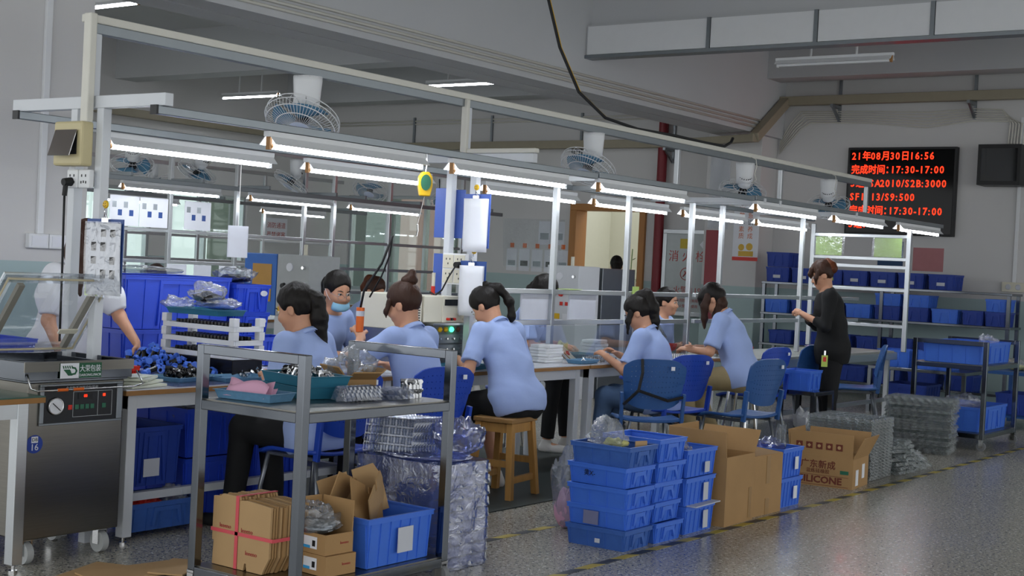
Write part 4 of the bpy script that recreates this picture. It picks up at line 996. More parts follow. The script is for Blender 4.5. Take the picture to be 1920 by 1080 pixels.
    if face:
        Rm = Matrix([list(r) for r in R]).to_4x4()
        for s_ in (-1, 1):
            e = mk('eye', MB().ell(hp(.083, s_*.031, .0), (.009, .0145, .0085), 12, 8, Rm), mat('eye_white', 'd9d4cc', .3), P_, smooth=True)
            mk('iris', MB().ell(hp(.0885, s_*.031, -.001), (.0045, .0065, .0065), 10, 6, Rm), mat('iris_dark', '1a100c', .2), e, smooth=True)
            mk('eyelid', MB().tube([hp(.087, s_*(.031-.015), .001), hp(.0935, s_*.031, .0072), hp(.083, s_*(.031+.016), .002)], .0019, 5), M['hair'], P_)
            mk('eyebrow', MB().tube([hp(.092, s_*.014, .019), hp(.09, s_*.032, .025), hp(.076, s_*.05, .02)], [.002, .0034, .0014], 6), M['hair'], P_)
        mk('lips', MB().ell(hp(.089, 0, -.0655), (.009, .021, .0042), 12, 6, Rm).ell(hp(.087, 0, -.073), (.009, .017, .005), 12, 6, Rm), 'lips', P_, smooth=True)
    P_['_'] = 0; del P_['_']
    return P_, hp, R
mat('shirt_blue', '9fb3e2', .8, var=.05, scale=6, bump=.25, bscale=14); mat('white_blouse', 'e4e6ec', .75, var=.03, bump=.3, bscale=16)
mat('black_tee', '101113', .8, var=.1); mat('black_pants', '0f1013', .8, var=.15, bump=.2, bscale=16); mat('khaki', '9c8b66', .8, var=.1, bump=.3, bscale=14); mat('jeans', '4b6486', .8, var=.2, scale=14); mat('white_shoe', 'd4d2ce', .6)
for k in ('shirt_blue', 'white_blouse', 'black_tee', 'black_pants', 'khaki', 'jeans', 'white_shoe'): M[k] = MATS[k]
BL = ('shirt_blue', 'short')
TAIL = [('tail', [(-.1, 0, .045), (-.135, 0, .01), (-.145, 0, -.1), (-.12, -.01, -.22), (-.1, -.02, -.33)], (.024, .042, .05, .04, .012))]
# worker behind the foreground trolley
p, hp, R_ = person('worker in blue shirt with long black ponytail, seated behind the foreground trolley', (5.20, 4.95, 0), rad(98), .54, 10, (12, 22), ((.27, .1, .80), (.27, -.12, .80)), shirt=BL, pants='black_pants', shoes='rubber',
    hair=[('bun', [((-.105, 0, .035), .03)]), ('tail', [(-.1, 0, .035), (-.03, -.015, -.03), (-.035, -.03, -.12), (-.03, -.05, -.25), (-.02, -.08, -.42)], (.034, .044, .05, .042, .012))], vox=.0085)
mk('hair_clip', MB().ell(hp(-.09, -.035, .07), (.009, .006, .006), 10, 6), 'chrome', p, smooth=True)
# masked worker on the far side
p, hp, R_ = person('masked worker with glasses facing the camera on the far side of the bench', (6.64, 6.42, 0), rad(-86), .60, 13, (-18, 18), ((.40, .2, .80), (.34, -.16, .82)), shirt=BL, pants='black_pants', shoes='rubber',
    hair=[('tail', [(-.09, .0, .02), (-.04, .01, -.01), (-.05, .02, -.06), (-.04, .02, -.11)], (.04, .05, .05, .03))], vox=.0085, face=True)
def ms(u, v):
    a = (u-.5)*2.1; z = -.056-.066*v; r = .062+.014*math.sin(PI*v)+.006*(1-v)
    if v > .7: r -= .03*(v-.7)/.3
    return Vector(hp(.036+r*math.cos(a)*1.02, r*math.sin(a)*1.02, z-.004*math.cos(a)))
o = mk('face_mask', MB().grid(ms, 14, 8), mat('mask_blue', '8fc3de', .7, bump=.1), p, smooth=True); sd = o.modifiers.new('s', 'SOLIDIFY'); sd.thickness = .002; sd.offset = 1
q = MB()
for s_ in (-1, 1):
    q.tube([hp(.045, s_*.068, -.055), hp(.02, s_*.082, -.03), hp(-.015, s_*.088, .005)], .0014, 5)
mk('mask_loops', q, 'paper', p)
q = MB()
for s_ in (-1, 1):
    q.tube([hp(.107+.002*math.cos(a), s_*.033+.024*math.cos(a), -.013+.017*math.sin(a)) for a in [2*PI*j/18 for j in range(18)]], .0012, 5, closed=True)
    q.tube([hp(.105, s_*.057, -.01), hp(.05, s_*.078, -.004), hp(-.01, s_*.082, 0)], .0012, 5)
q.tube([hp(.108, -.01, -.008), hp(.112, 0, -.006), hp(.108, .01, -.008)], .0012, 5)
mk('glasses', q, 'alud', p)
# worker with a bun and an orange tool
p, hp, R_ = person('worker in blue shirt with a high bun holding an orange screwdriver', (6.06, 4.98, 0), rad(92), .56, 8, (14, 22), ((.36, .13, .99, (-.3, .7, -.6), (.55, -.25, .5)), (.36, -.12, .82)), shirt=BL, pants='black_pants', shoes='rubber', hairm='hairb',
    hair=[('bun', [((-.085, -.01, .115), .04), ((-.1, -.02, .15), .026), ((-.06, .01, .12), .028)]), ('lock', [(.045, .072, .03), (.02, .004, -.06), (.02, 0, -.1)], (.018, .013, .004))], curl=(1.1, .7), vox=.0085)
# worker with the braid on the wooden stool
p, hp, R_ = person('worker in blue shirt with a short braid, seated on the wooden stool', (7.1, 5.06, 0), rad(84), .60, 20, (14, 46), ((.36, .17, .82), (.37, -.13, .82)), shirt=BL, pants='black_pants', shoes='white_shoe', skirt=True,
    hair=[('bun', [((-.06, 0, .115), .03), ((-.09, 0, .095), .03)]), ('tail', [(-.085, -.02, .08), (-.06, -.03, -.01), (-.1, -.045, -.05), (-.125, -.05, -.095), (-.135, -.055, -.14), (-.135, -.06, -.19), (-.13, -.06, -.23)], (.036, .036, .024, .032, .02, .028, .01))], vox=.0085, knees=(((.40, .13, .50), (.30, .14, .08)), ((.38, -.1, .52), (.26, -.13, .08))))
# worker behind the boards
p, hp, R_ = person('worker looking down behind the white boards on the far side', (8.95, 6.44, 0), rad(-74), .64, 14, (10, 34), ((.40, .15, .82), (.42, -.1, .82)), shirt=BL, pants='black_pants', shoes='white_shoe',
    hair=[('e', (-.01, 0, .035), (.105, .09, .105)), ('fringe', [(.05, -.07, .05), (.06, -.078, -.01), (.05, -.07, -.05)], (.022, .018, .006)), ('tail', [(-.09, 0, .0), (-.03, 0, -.04), (-.02, 0, -.1)], (.035, .035, .02))], vox=.01)
# worker with the black ponytail
p, hp, R_ = person('worker in blue shirt with loose black ponytail on the strapped chair', (8.84, 5.0, 0), rad(104), .53, 12, (6, 34), ((.40, .12, .81), (.38, -.1, .82)), shirt=BL, pants='jeans', shoes='white_shoe',
    hair=[('tail', [(-.07, 0, .09), (-.05, -.01, .01), (-.08, -.02, -.08), (-.09, -.04, -.18), (-.1, -.07, -.3)], (.045, .05, .06, .05, .014)), ('lock', [(.03, .07, .02), (.02, .01, -.07), (.025, .01, -.16)], (.024, .02, .006))], vox=.009)
# far side worker facing right
p, hp, R_ = person('smiling worker on the far side facing right beside the clear tray', (11.02, 6.42, 0), rad(-78), .55, 12, (0, 6), ((.30, .12, .80), (.36, -.2, .80)), shirt=BL, pants='black_pants', shoes='rubber',
    hair=[('bun', [((-.115, 0, -.02), .035)])], vox=.01)
# worker in khaki trousers
p, hp, R_ = person('worker in blue shirt and khaki trousers seated on a high stool', (10.08, 4.98, 0), rad(106), .66, 16, (-2, 42), ((.42, .1, .84), (.40, -.08, .85)), shirt=BL, pants='khaki', shoes='white_shoe', hairm='hair',
    hair=[('e', (.05, 0, .06), (.06, .075, .05)), ('fringe', [(.085, .02, .06), (.1, .02, .02), (.098, .02, -.0)], (.022, .02, .006)), ('lock', [(.01, .065, .03), (.03, .012, -.08), (.035, .01, -.18), (.04, .0, -.26)], (.034, .032, .026, .008), 'hairb'), ('lock', [(-.06, .0, .03), (-.03, .01, -.1), (-.0, .02, -.2), (.02, .02, -.27)], (.055, .055, .04, .012), 'hairb')], vox=.009, knees=(((.44, .14, .58), (.36, .15, .08)), ((.43, -.12, .57), (.22, -.14, .08))))
mk('bracelet', MB().tube([(.33+.0, -.105+.028*math.cos(a), .86+.028*math.sin(a)) for a in [2*PI*j/16 for j in range(16)]], .003, 5, closed=True), 'chrome', p)
# standing woman in black
p, hp, R_ = person('standing woman in black top and trousers looking at something in her hands', (11.55, 4.84, 0), rad(122), .86, 4, (0, 24), ((.27, .06, 1.14, (-.3, .4, -.9)), (.27, -.05, 1.14, (-.3, -.5, -.9))), legs='stand', shirt=('black_tee', 'threeq'), pants='black_pants', shoes='rubber', hairm='hairb', sc=1.0,
    hair=[('bun', [((-.09, 0, .04), .06), ((-.085, -.02, .075), .045), ((-.1, .02, .01), .045)], None, 'hairr'), ('fringe', [(.07, .03, .07), (.098, .025, .04), (.104, .02, .0)], (.026, .02, .008)), ('lock', [(.03, .07, .04), (.02, .006, -.06), (.02, 0, -.12)], (.022, .018, .006))], vox=.0095, curl=(1.2, 1.2))
b = thing('badge_card', 'green name badge hanging at the hip of the standing woman', 'badge', (11.30, 4.80, .70), rad(36))
mk('card', MB().box(-.002, .002, -.027, .027, 0, .1), mat('badge_green', 'b9cf5a', .4), b); mk('photo', MB().box(-.003, -.002, -.014, .014, .045, .085), 'red', b); mk('clip', MB().box(-.004, .004, -.008, .008, .1, .14), 'chrome', b)
# woman in the white blouse at the packing table
p, hp, R_ = person('woman in white blouse and jeans picking fittings at the left bench', (4.80, 6.6, 0), rad(-86), .86, 12, (2, 24), ((.45, .17, .93, (-.5, .6, -.5), (.5, .0, -.8)), (.30, -.22, .84)), legs='stand', shirt=('white_blouse', 'puff'), pants='jeans', shoes='white_shoe', hairm='hairb', hair=[('lock', [(.0, .07, .03), (.02, .01, -.1), (.03, .01, -.2), (.04, .0, -.32)], (.035, .035, .03, .012)), ('lock', [(.0, -.07, .03), (.02, -.01, -.1), (.03, -.01, -.2), (.04, .0, -.32)], (.035, .035, .03, .012)), ('lock', [(-.08, 0, .0), (-.02, 0, -.1), (-.01, 0, -.22)], (.06, .06, .03))], vox=.009, curl=(1.0, .7), sc=.98)
# people of the lines behind
person('worker of the line behind with auburn ponytail, bending over', (9.75, 9.0, 0), rad(-60), .55, 20, (-30, 30), shirt=BL, pants='black_pants', vox=.014, hairm='hairb', hair=[('tail', [(-.08, 0, .08), (-.05, 0, -.02), (-.09, 0, -.1), (-.09, 0, -.2)], (.035, .05, .05, .015), 'hairr')], face=False)
person('woman in blue shirt seen from behind at the doorway', (16.0, 9.85, 0), rad(35), .86, 2, (0, 5), ((.2, .16, .95), (.2, -.16, .95)), legs='stand', shirt=BL, pants='black_pants', vox=.014, hair=[('tail', [(-.08, 0, .0), (-.02, 0, -.07), (-.02, 0, -.17)], (.05, .06, .03))], face=False)
person('worker of the line behind, only dark hair and shoulders showing past the papers', (11.85, 8.95, 0), rad(60), .56, 10, (0, 20), shirt=('white_blouse', 'short'), pants='black_pants', vox=.014, face=False, hairm='hairb', hair=[('bun', [((-.1, 0, .08), .045)])])
person('worker of the line behind, head top showing above the big blue bin', (7.5, 9.0, 0), rad(60), .55, 12, (0, 20), shirt=BL, pants='black_pants', vox=.014, face=False, hairm='hairb')
# ------------------------------------------------------------------ small-thing helpers
from mathutils import noise as mno
def one(name, mb, m, label, cat, loc=(0, 0, 0), rot=None, bev=0, smooth=False, group=None):
    return mk(name, mb, m, None, loc, rot, bev, smooth, label, cat, group)
def bag_mesh(sz, seed, m='bag', lump=.3, nu=44, nv=26, tip=None):
    q = MB(); V = []
    for i in range(nv+1):
        th = PI*i/nv
        for j in range(nu):
            ph = 2*PI*j/nu; d = Vector((math.sin(th)*math.cos(ph), math.sin(th)*math.sin(ph), math.cos(th)))
            k = .95+lump*1.0*mno.noise(d*1.5+Vector((seed*7.1, 0, 0)))-lump*.8*abs(mno.noise(d*2.8+Vector((seed*3, 5, 1))))+lump*.35*abs(mno.noise(d*6+Vector((seed, 2, 9))))-lump*.13*abs(mno.noise(d*13+Vector((seed, 8, 3))))
            p = Vector((d.x*sz[0]/2*k, d.y*sz[1]/2*k, max(0, (d.z*.5+.5)*sz[2]*k*(.9 if d.z < 0 else 1))))
            if tip and d.z > .2: p += Vector(tip)*((d.z-.2)/.8)**2
            V.append(p)
    F = []
    for i in range(nv): F += [(i*nu+j, (i+1)*nu+j, (i+1)*nu+(j+1) % nu, i*nu+(j+1) % nu) for j in range(nu)]
    q.add(V, F); return q
def bag(label, loc, sz, seed, m='bag', rz=0, fill=None, tip=None, cat='plastic bag', lump=.3, name='plastic_bag', parent=None):
    t = thing(name, label, cat, loc, rz); mk('film', bag_mesh(sz, seed, m, lump*1.25, tip=tip), m, t, smooth='auto')
    if fill: mk('contents', bag_mesh((sz[0]*.8, sz[1]*.8, sz[2]*.55), seed+3, 'white', .25, 16, 10), fill, t, smooth=True)
    return t
def tray_thing(label, x, y, z, L, Wd, H, m, rz=0, name='plastic_tray', tap=.012, tilt=0):
    o = mk(name, MB().tray(L, Wd, H, .003, tap, 0, lip=.006), m, None, (x, y, z), (tilt, 0, rz), .002, label=label, cat='tray'); return o
def two_mat(parts):
    """one small fitting in two materials: list of (MB, material)"""
    q = MB(); mi = []; ms = []
    for b, m in parts:
        if m not in ms: ms.append(m)
        q.add(b.v, b.f); mi += [ms.index(m)]*len(b.f)
    me = q.mesh('fitting'); bm = bmesh.new(); bm.from_mesh(me); bmesh.ops.recalc_face_normals(bm, faces=bm.faces); bm.to_mesh(me); bm.free()
    for m in ms: me.materials.append(M[m])
    me.polygons.foreach_set('material_index', mi); return me
def ring(r0, r1, z0, z1, n=8): return MB().lathe([(r0, z0), (r1, z0), (r1, z1), (r0, z1), (r0, z0)], n)
fitB = two_mat([(MB().cyl((0, 0, -.03), (0, 0, .03), .015, n=8), 'parts_k'), (ring(.01, .019, .022, .04), 'parts_b'), (ring(.01, .019, -.04, -.022), 'parts_b')])
fitK = two_mat([(ring(.008, .013, -.012, .012), 'parts_k'), (ring(.006, .0085, .012, .017), 'parts_s')])
fitS = two_mat([(ring(.005, .012, -.012, .008, 6), 'parts_s'), (ring(.004, .0095, .008, .02), 'parts_s')])
fitT = two_mat([(MB().cyl((0, 0, 0), (0, 0, .03), .0055, n=7), 'parts_s'), (MB().cyl((0, 0, 0), (0, 0, .006), .009, n=7), 'parts_s')])
def heap(name, label, group, me, n, c, rx, ry, h, seed, cat='fitting', r=.012):
    g = random.Random(seed)
    for i in range(n):
        a = g.uniform(0, 2*PI); k = math.sqrt(g.random()); x, y = k*math.cos(a), k*math.sin(a)
        z = r+h*(1-k*k)*g.uniform(.35, 1)
        mk(name, me, None, None, (c[0]+x*rx, c[1]+y*ry, c[2]+z), (g.uniform(0, PI), g.uniform(0, PI), g.uniform(0, PI)), label=label, cat=cat, group=group)
ZT = .762
# ------------------------------------------------------------------ left bench
for i in range(4):
    crate(f'large deep blue bin, {["lowest", "second", "third", "topmost"][i]} of the tall stack behind the left bench', 5.55, 6.72, .01+.318*i, .82, .5, .315, 'crate3', 0, 'large bins behind the left bench', 'deep', handles='y')
for i in range(7):
    c = crate(f'deep blue box, {["lowest", "second", "third", "fourth", "fifth", "sixth", "topmost"][i]} of the narrow stack left of the masked worker', 6.13, 6.66, .01+.176*i, .3, .42, .175, 'crate3', 0, 'narrow stack of boxes', 'std', handles='y')
    mk('slot_plate', MB().lathe([(0, 0), (.03, 0), (.03, .004), (0, .004)], 12, Matrix.Translation((.08, -.214, .12)) @ Matrix.Rotation(PI/2, 4, 'X') @ Matrix.Diagonal((1, .6, 1, 1))), 'paperg', c)
crate('blue crate beside the narrow stack, behind the white racks', 6.0, 6.2, .765, .34, .26, .17, 'crate3', 0, None, 'std', handles='y')
one('blister_tray', MB().merge(bag_mesh((.6, .4, .05), 9, lump=.15)), 'blister2', 'crumpled clear blister sheets lying on the tall bin stack', 'tray', (5.45, 6.7, 1.285), smooth=True)
bag('clear bag of black parts on the narrow stack of boxes', (6.12, 6.62, 1.245), (.26, .3, .11), 2, fill='parts_k')
for i in range(3):
    z = .86+.075*i
    t = thing('parts_rack', f'white plastic parts rack, {["lowest", "middle", "topmost"][i]} of three on the left bench', 'rack', (5.26, 5.85, z), rad(90), 'white parts racks')
    q = MB().box(-.29, .29, -.11, -.095, .0, .028).box(-.29, .29, .095, .11, .0, .028).box(-.29, -.275, -.095, .095, 0, .028).box(.275, .29, -.095, .095, 0, .028)
    mk('frame', q, 'white', t, bev=.002)
    for x in (-.275, .275):
        for y in (-.095, .095): mk('corner_leg', MB().box(x-.02, x+.02, y-.02, y+.02, .028, .074), 'white', t, bev=.002)
    mk('deck', MB().box(-.275, .275, -.095, .095, .004, .01), 'paperg', t)
    if True:
        qq = MB()
        for a in range(17):
            for b_ in range(3): qq.cyl((-.23+.028*a, -.06+.06*b_, .01), (-.23+.028*a, -.06+.06*b_, .045), .0115, n=7)
        mk('cap_row', qq, 'parts_k', t)
bk = one('storage_box', MB().box(-.11, .11, -.29, .29, 0, .096), 'parts_k', 'black box under the white racks on the left bench', 'box', (5.26, 5.85, .763), bev=.004)
tray_thing('teal tray with clear bags on top of the white racks', 5.25, 5.9, 1.087, .22, .4, .03, 'tealtray', .05)
bag('clear bag of blue fittings on the teal tray above the racks', (5.26, 5.82, 1.12), (.2, .3, .06), 4, fill='parts_b'); bag('loose clear bag with black and brass parts, topmost on the racks', (5.25, 5.88, 1.15), (.2, .26, .12), 6, fill='parts_k'); bag('empty clear bag hanging over the left end of the racks', (5.24, 6.12, 1.10), (.18, .2, .08), 8)
heap('pipe_fitting', 'blue and black pipe fitting in the loose heap on the left bench', 'blue fittings on the left bench', fitB, 60, (4.97, 6.0, ZT), .2, .16, .11, 3, r=.02)
heap('pipe_fitting', 'blue and black pipe fitting beside the white racks', 'blue fittings by the racks', fitB, 14, (5.05, 5.72, ZT), .08, .06, .06, 13, r=.02)
tray_thing('pale blue tray of black caps on the left bench', 4.86, 5.6, ZT, .34, .22, .022, 'bluetray', .15)
heap('black_cap', 'small black and nickel cap in the pale blue tray on the left bench', 'black caps in the tray', fitK, 70, (4.86, 5.6, ZT+.005), .13, .085, .055, 5)
tray_thing('pale blue tray of nickel parts near the trolley', 5.12, 5.47, ZT, .32, .2, .022, 'bluetray', -.1)
heap('nickel_fitting', 'small nickel fitting in the heap on the bench edge behind the trolley', 'nickel fittings on the bench', fitS, 60, (5.3, 5.62, ZT), .16, .1, .05, 6)
bag('crumpled clear bag of nickel parts behind the trolley rail', (5.32, 5.72, ZT), (.34, .22, .13), 11, fill='parts_s', lump=.45)
c = crate('small red bin at the end of the left bench', 4.58, 5.75, ZT, .14, .1, .07, 'red', .1, None, 'std', handles='', name='plastic_bin', cat='bin')
for i in range(3): one('sleeve_stack', MB().box(-.13, .13, -.08, .08, 0, .012).merge(bag_mesh((.24, .15, .012), i, lump=.2), Matrix.Translation((0, 0, .01))), mat('milky_sleeve', 'd8dccb', .4, var=.03), f'milky plastic sleeves, {["bottom", "middle", "top"][i]} layer beside the packing machine', 'sleeves', (4.42+.01*i, 5.44+.015*i, ZT+.016*i), (0, 0, .2+.25*i), .003)
one('plastic_sheet', MB().box(-.2, .2, -.09, .09, 0, .002), 'film', 'glossy clear sheet on the left bench top', 'sheet', (4.78, 5.43, ZT), (0, 0, .05))
# under the left bench
for i, (x, y, z, L, Wd, H, m, lb) in enumerate(((4.62, 5.75, .24, .36, .45, .30, 'crate4', 'dark blue bin with a label under the left bench'), (5.1, 5.85, .02, .42, .5, .32, 'crate3', 'blue bin under the left bench, lower one of two'), (5.1, 5.85, .345, .42, .5, .26, 'crate3', 'blue bin under the left bench, upper one with a clear bag'), (5.6, 5.85, .02, .42, .5, .5, 'crate3', 'tall blue bin under the left bench near the worker'), (4.66, 5.62, .03, .46, .34, .14, 'crate2', 'worn blue crate with red bags standing on the floor under the bench'))):
    c = crate(lb, x, y, z, L, Wd, H, m, 0, 'bins under the left bench', 'std', handles='y')
    if i == 0: card_on(c, L, Wd, -.02, .05, .1, .09, 'y', 'paperg')
one('shelf_frame', MB().box(0, 1.7, 0, .04, .18, .22).box(0, 1.7, .5, .54, .18, .22).box(0, .04, .04, .5, .18, .22).box(1.66, 1.7, .04, .5, .18, .22), 'wsteel', 'white lower frame between the legs of the left bench', 'frame', (4.36, 5.5, 0))
bag('red foil bag in the worn crate under the left bench', (4.6, 5.6, .07), (.22, .2, .13), 15, 'red'); bag('clear bag in the worn crate under the left bench', (4.79, 5.57, .07), (.16, .18, .15), 16); bag('clear bag over the upper bin under the bench', (5.02, 5.72, .5), (.25, .2, .2), 17)
# ------------------------------------------------------------------ foreground trolley load
ZS = .826
tray_thing('slate blue tray with pink slips on the foreground trolley', 4.10, 4.28, ZS, .17, .30, .035, 'bluetray', .12)
for k in range(3):
    g = MB().grid(lambda u, v, k=k: (-.06+.1*v*.3+.02*math.sin(u*5+k), -.12+.22*u, .01+.05*v+.02*math.sin(u*4+k*2)*v), 10, 4)
    o = one('pink_slip', g, 'pink', f'{["back", "middle", "front"][k]} one of the perforated pink paper slips in the slate tray', 'paper', (4.11+.02*k-.02, 4.28+.02*k, ZS+.006), (0, 0, .12+.15*k-.1), smooth=True, group='pink slips'); s_ = o.modifiers.new('s', 'SOLIDIFY'); s_.thickness = .0008
tray_thing('lower teal tray under the fittings on the foreground trolley', 4.42, 4.30, ZS, .24, .33, .05, 'tealtray', -.25)
tray_thing('teal tray heaped with nickel fittings on the foreground trolley', 4.42, 4.30, ZS+.052, .24, .35, .045, 'tealtray', -.22)
heap('nickel_fitting', 'small nickel fitting heaped in the teal tray on the foreground trolley', 'nickel fittings on the trolley', fitS, 85, (4.42, 4.30, ZS+.068), .09, .14, .055, 8)
heap('black_cap', 'black cap among the nickel fittings on the foreground trolley', 'black caps on the trolley', fitK, 18, (4.40, 4.36, ZS+.075), .07, .09, .06, 9)
carton('small open brown carton with clear bag on the foreground trolley', 4.72, 4.30, .15, .2, .07, -.35, ZS, (('w', 40), ('s', 60), ('e', 50)), fl=.07, name='small_carton')
bag('puffed clear bag in the small carton on the trolley', (4.72, 4.32, ZS+.03), (.24, .26, .16), 21, lump=.35); one('white_fitting', MB().cyl((0, 0, 0), (0, -.03, 0), .018, n=14).cyl((0, -.03, 0), (0, -.032, 0), .011, n=14), 'white', 'white pipe end sticking out of the small carton', 'fitting', (4.7, 4.24, ZS+.088), (0, 0, -.5))
bmD = blister_mesh(.075, .2, .04, 1, 8, 'blister')
for k in range(3): mk('blister_tray', bmD, None, None, (4.45+.015*k, 4.02+.01*k, ZS+.012*k), (0, 0, PI/2-.12+.03*k), label=f'clear ribbed blister pack on the front of the trolley shelf, {["bottom", "middle", "top"][k]} one', cat='tray', group='ribbed packs')
bmE = blister_mesh(.16, .14, .022, 4, 4, 'blister')
for k in range(2): mk('blister_tray', bmE, None, None, (4.68+.04*k, 4.03, ZS+.022*k), (0, 0, .1+.1*k), label=f'flat clear blister tray next to the nickel stack, {["lower", "upper"][k]} one', cat='tray', group='flat packs')
g = random.Random(4)
for a in range(4):
    for b_ in range(3):
        for z_ in range(4):
            mk('nickel_fitting', fitS, None, None, (4.76+.022*a, 3.98+.022*b_, ZS+.012+.021*z_), (PI/2*(z_ % 2), 0, g.uniform(0, 3)), label='nickel fitting in the small upright cluster at the right of the trolley', cat='fitting', group='nickel cluster on the trolley')
# lower shelf
ZL = .122
t = thing('carton_bundle', 'bundle of flattened brown cartons tied with red strap', 'cartons', (4.13, 4.235, ZL))
sh = [(-.17, .0), (-.165, .1), (-.175, .1), (-.175, .285), (-.13, .29), (-.12, .3), (-.02, .3), (-.015, .285), (.03, .29), (.17, .28), (.168, .07), (.14, .02), (.13, 0), (.04, 0), (.035, .03), (.025, .03), (.02, 0)]
for k in range(13):
    g = random.Random(k); dz = g.uniform(-.008, .006); dy = g.uniform(-.008, .008)
    mk('flat_carton', MB().prism([(y+dy, z*(1+dz*2)) for y, z in sh], -.11+.0172*k, -.11+.0172*k+.012, Matrix.Rotation(-PI/2, 4, 'Z')) if False else MB().prism([(-y+dy, z*(1+dz*2)) for y, z in sh], -.0055, .0055, Matrix.Translation((-.105+.0172*k, 0, 0)) @ Matrix.Rotation(PI/2, 4, 'Z')), 'card' if k % 3 else 'cardl', t)
q = MB()
for y0 in (.03,): q.box(-.1145, .1085, y0-.009, y0+.009, .303, .305).box(-.1145, -.1125, y0-.009, y0+.009, 0, .303)
q.box(-.1145, -.1125, -.185, .185, .14, .155).box(-.1125, .11, -.187, -.185, .14, .155).box(-.1125, .11, .185, .187, .14, .155)
mk('strap', q, mat('red_strap', 'd8555e', .4), t)
rp = mat('red_print', 'a83a3a', .6)
for y, z in ((.1, .17), (-.03, .165), (-.06, .075)): text('lettering', 'leeeno', .026, rp, t, face_mtx((-.1122, y, z), (0, -1, 0), (0, 0, 1)))
for k in range(2):
    t = carton(f'small brown carton with white product label, {["lower", "upper"][k]} of two under the trolley shelf', 4.27+.0*k, 4.0+.008*k, .17-.01*k, .21-.015*k, .085, -.06, ZL+.086*k, () if k == 0 else (('n', 4), ('e', 2)), fl=.13, name='small_carton')
    if k == 0: mk('top', MB().box(-.08, .08, -.1, .1, .08, .084), 'card', t)
    x = -.17/2+.005*k-.001
    l = mk('product_label', MB().box(x-.001, x, -.05, .03, .02, .07), 'paper', t); mk('label_band', MB().box(x-.0016, x-.001, -.01, .03, .02, .032), mat('label_blue', '3aa0dc', .5), l); mk('label_picture', MB().box(x-.0016, x-.001, -.04, -.022, .03, .055), 'dark', l)
    text('lettering', 'leeeno', .018, rp, t, face_mtx((.03, -.106+.0075*k, .045), (1, 0, 0), (0, 0, 1)))
bag('clear bag of grey parts in the upper small carton', (4.24, 4.03, ZL+.155), (.19, .24, .13), 25, fill='alud')
c = crate('blue crate full of flattened carton pieces on the lower trolley shelf', 4.62, 4.12, ZL, .44, .5, .215, 'crate', 0, None, 'deep', handles='')
card_on(c, .44, .5, .02, .05, .1, .11, 'y', 'paperg')
for k, (x, y, rx_, ry_, rz_, w, h) in enumerate(((4.56, 4.2, 1.1, .3, .3, .3, .2), (4.66, 4.16, .7, -.2, -.2, .34, .22), (4.6, 4.05, .5, .4, .1, .26, .18), (4.72, 4.1, .9, -.5, .5, .25, .2))):
    q = MB().prism([(-w/2, 0), (w/2, 0), (w/2, h*.7), (w/2-.03, h), (.02, h), (.02, h*.8), (-.01, h*.8), (-.01, h), (-w/2, h)], -.003, .003)
    one('carton_piece', q, 'cardl' if k % 2 else 'card', f'flattened carton piece sticking up in the trolley crate, {["first", "second", "third", "fourth"][k]} from the left', 'cardboard', (x, y, ZL+.15), (rx_-.9, ry_, rz_), group='carton pieces in the crate')
crate('blue crate behind the small cartons on the lower trolley shelf', 4.25, 4.28, ZL, .2, .3, .2, 'crate', 0, None, 'std', handles='') if False else None
for k, (x, y, rz_, L, Wd) in enumerate(((3.86, 4.98, .35, .42, .24), (4.0, 4.88, -.15, .46, .22), (4.18, 4.78, .5, .3, .2))):
    q = MB().prism([(-L/2, -Wd/2), (L/2, -Wd/2), (L/2, Wd*.2), (L/2-.05, Wd*.25), (L/2-.05, Wd/2), (-L/2+.1, Wd/2), (-L/2+.08, Wd*.3), (-L/2, Wd*.3)], 0, .007, Matrix.Rotation(PI/2, 4, 'X') @ Matrix.Scale(-1, 4, (0, 1, 0)))
    one('flat_carton', q, 'cardl', f'flattened brown carton on the floor, {["left", "middle", "right"][k]} of three before the packing machine', 'cardboard', (x, y, .002+.009*k), (0, 0, rz_), group='flat cartons on the floor')
# film wrapped stack beside the trolley
t = thing('wrapped_tray_stack', 'film wrapped block of clear trays on the floor behind the trolley', 'trays', (5.19, 4.24, 0))
bmF = blister_mesh(.36, .55, .05, 4, 6, 'blister')
for k in range(9): mk('tray', bmF, None, t, (0, 0, .004+.054*k))
def shell(u, v):
    a = 2*PI*u; c_, s_ = math.cos(a), math.sin(a); k = 1/max(abs(c_), abs(s_)); k = min(k, 1.3); z = .5*v
    n_ = mno.noise(Vector((c_*2.5, s_*2.5, v*3)))*.01+abs(mno.noise(Vector((c_*6, s_*6, v*8))))*.006
    return ((.19+n_)*c_*k, (.285+n_)*s_*k, z+.003)
mk('film', MB().grid(shell, 72, 18), 'film', t, smooth=True); mk('film_top', MB().merge(bag_mesh((.38, .56, .05), 3, lump=.12), Matrix.Translation((0, 0, .49))), 'film', t, smooth=True)
bmG = blister_mesh(.17, .26, .02, 4, 8, 'blister')
for k in range(10): mk('blister_tray', bmG, None, None, (5.06+.014*k, 4.34-.006*k, .60), (0, rad(-80), .25), label='clear tray standing on edge on the film wrapped block', cat='tray', group='upright trays on the wrapped block')
bag('crumpled clear bag on the right end of the wrapped block', (5.24, 4.06, .52), (.26, .24, .17), 31, 'film', lump=.3)
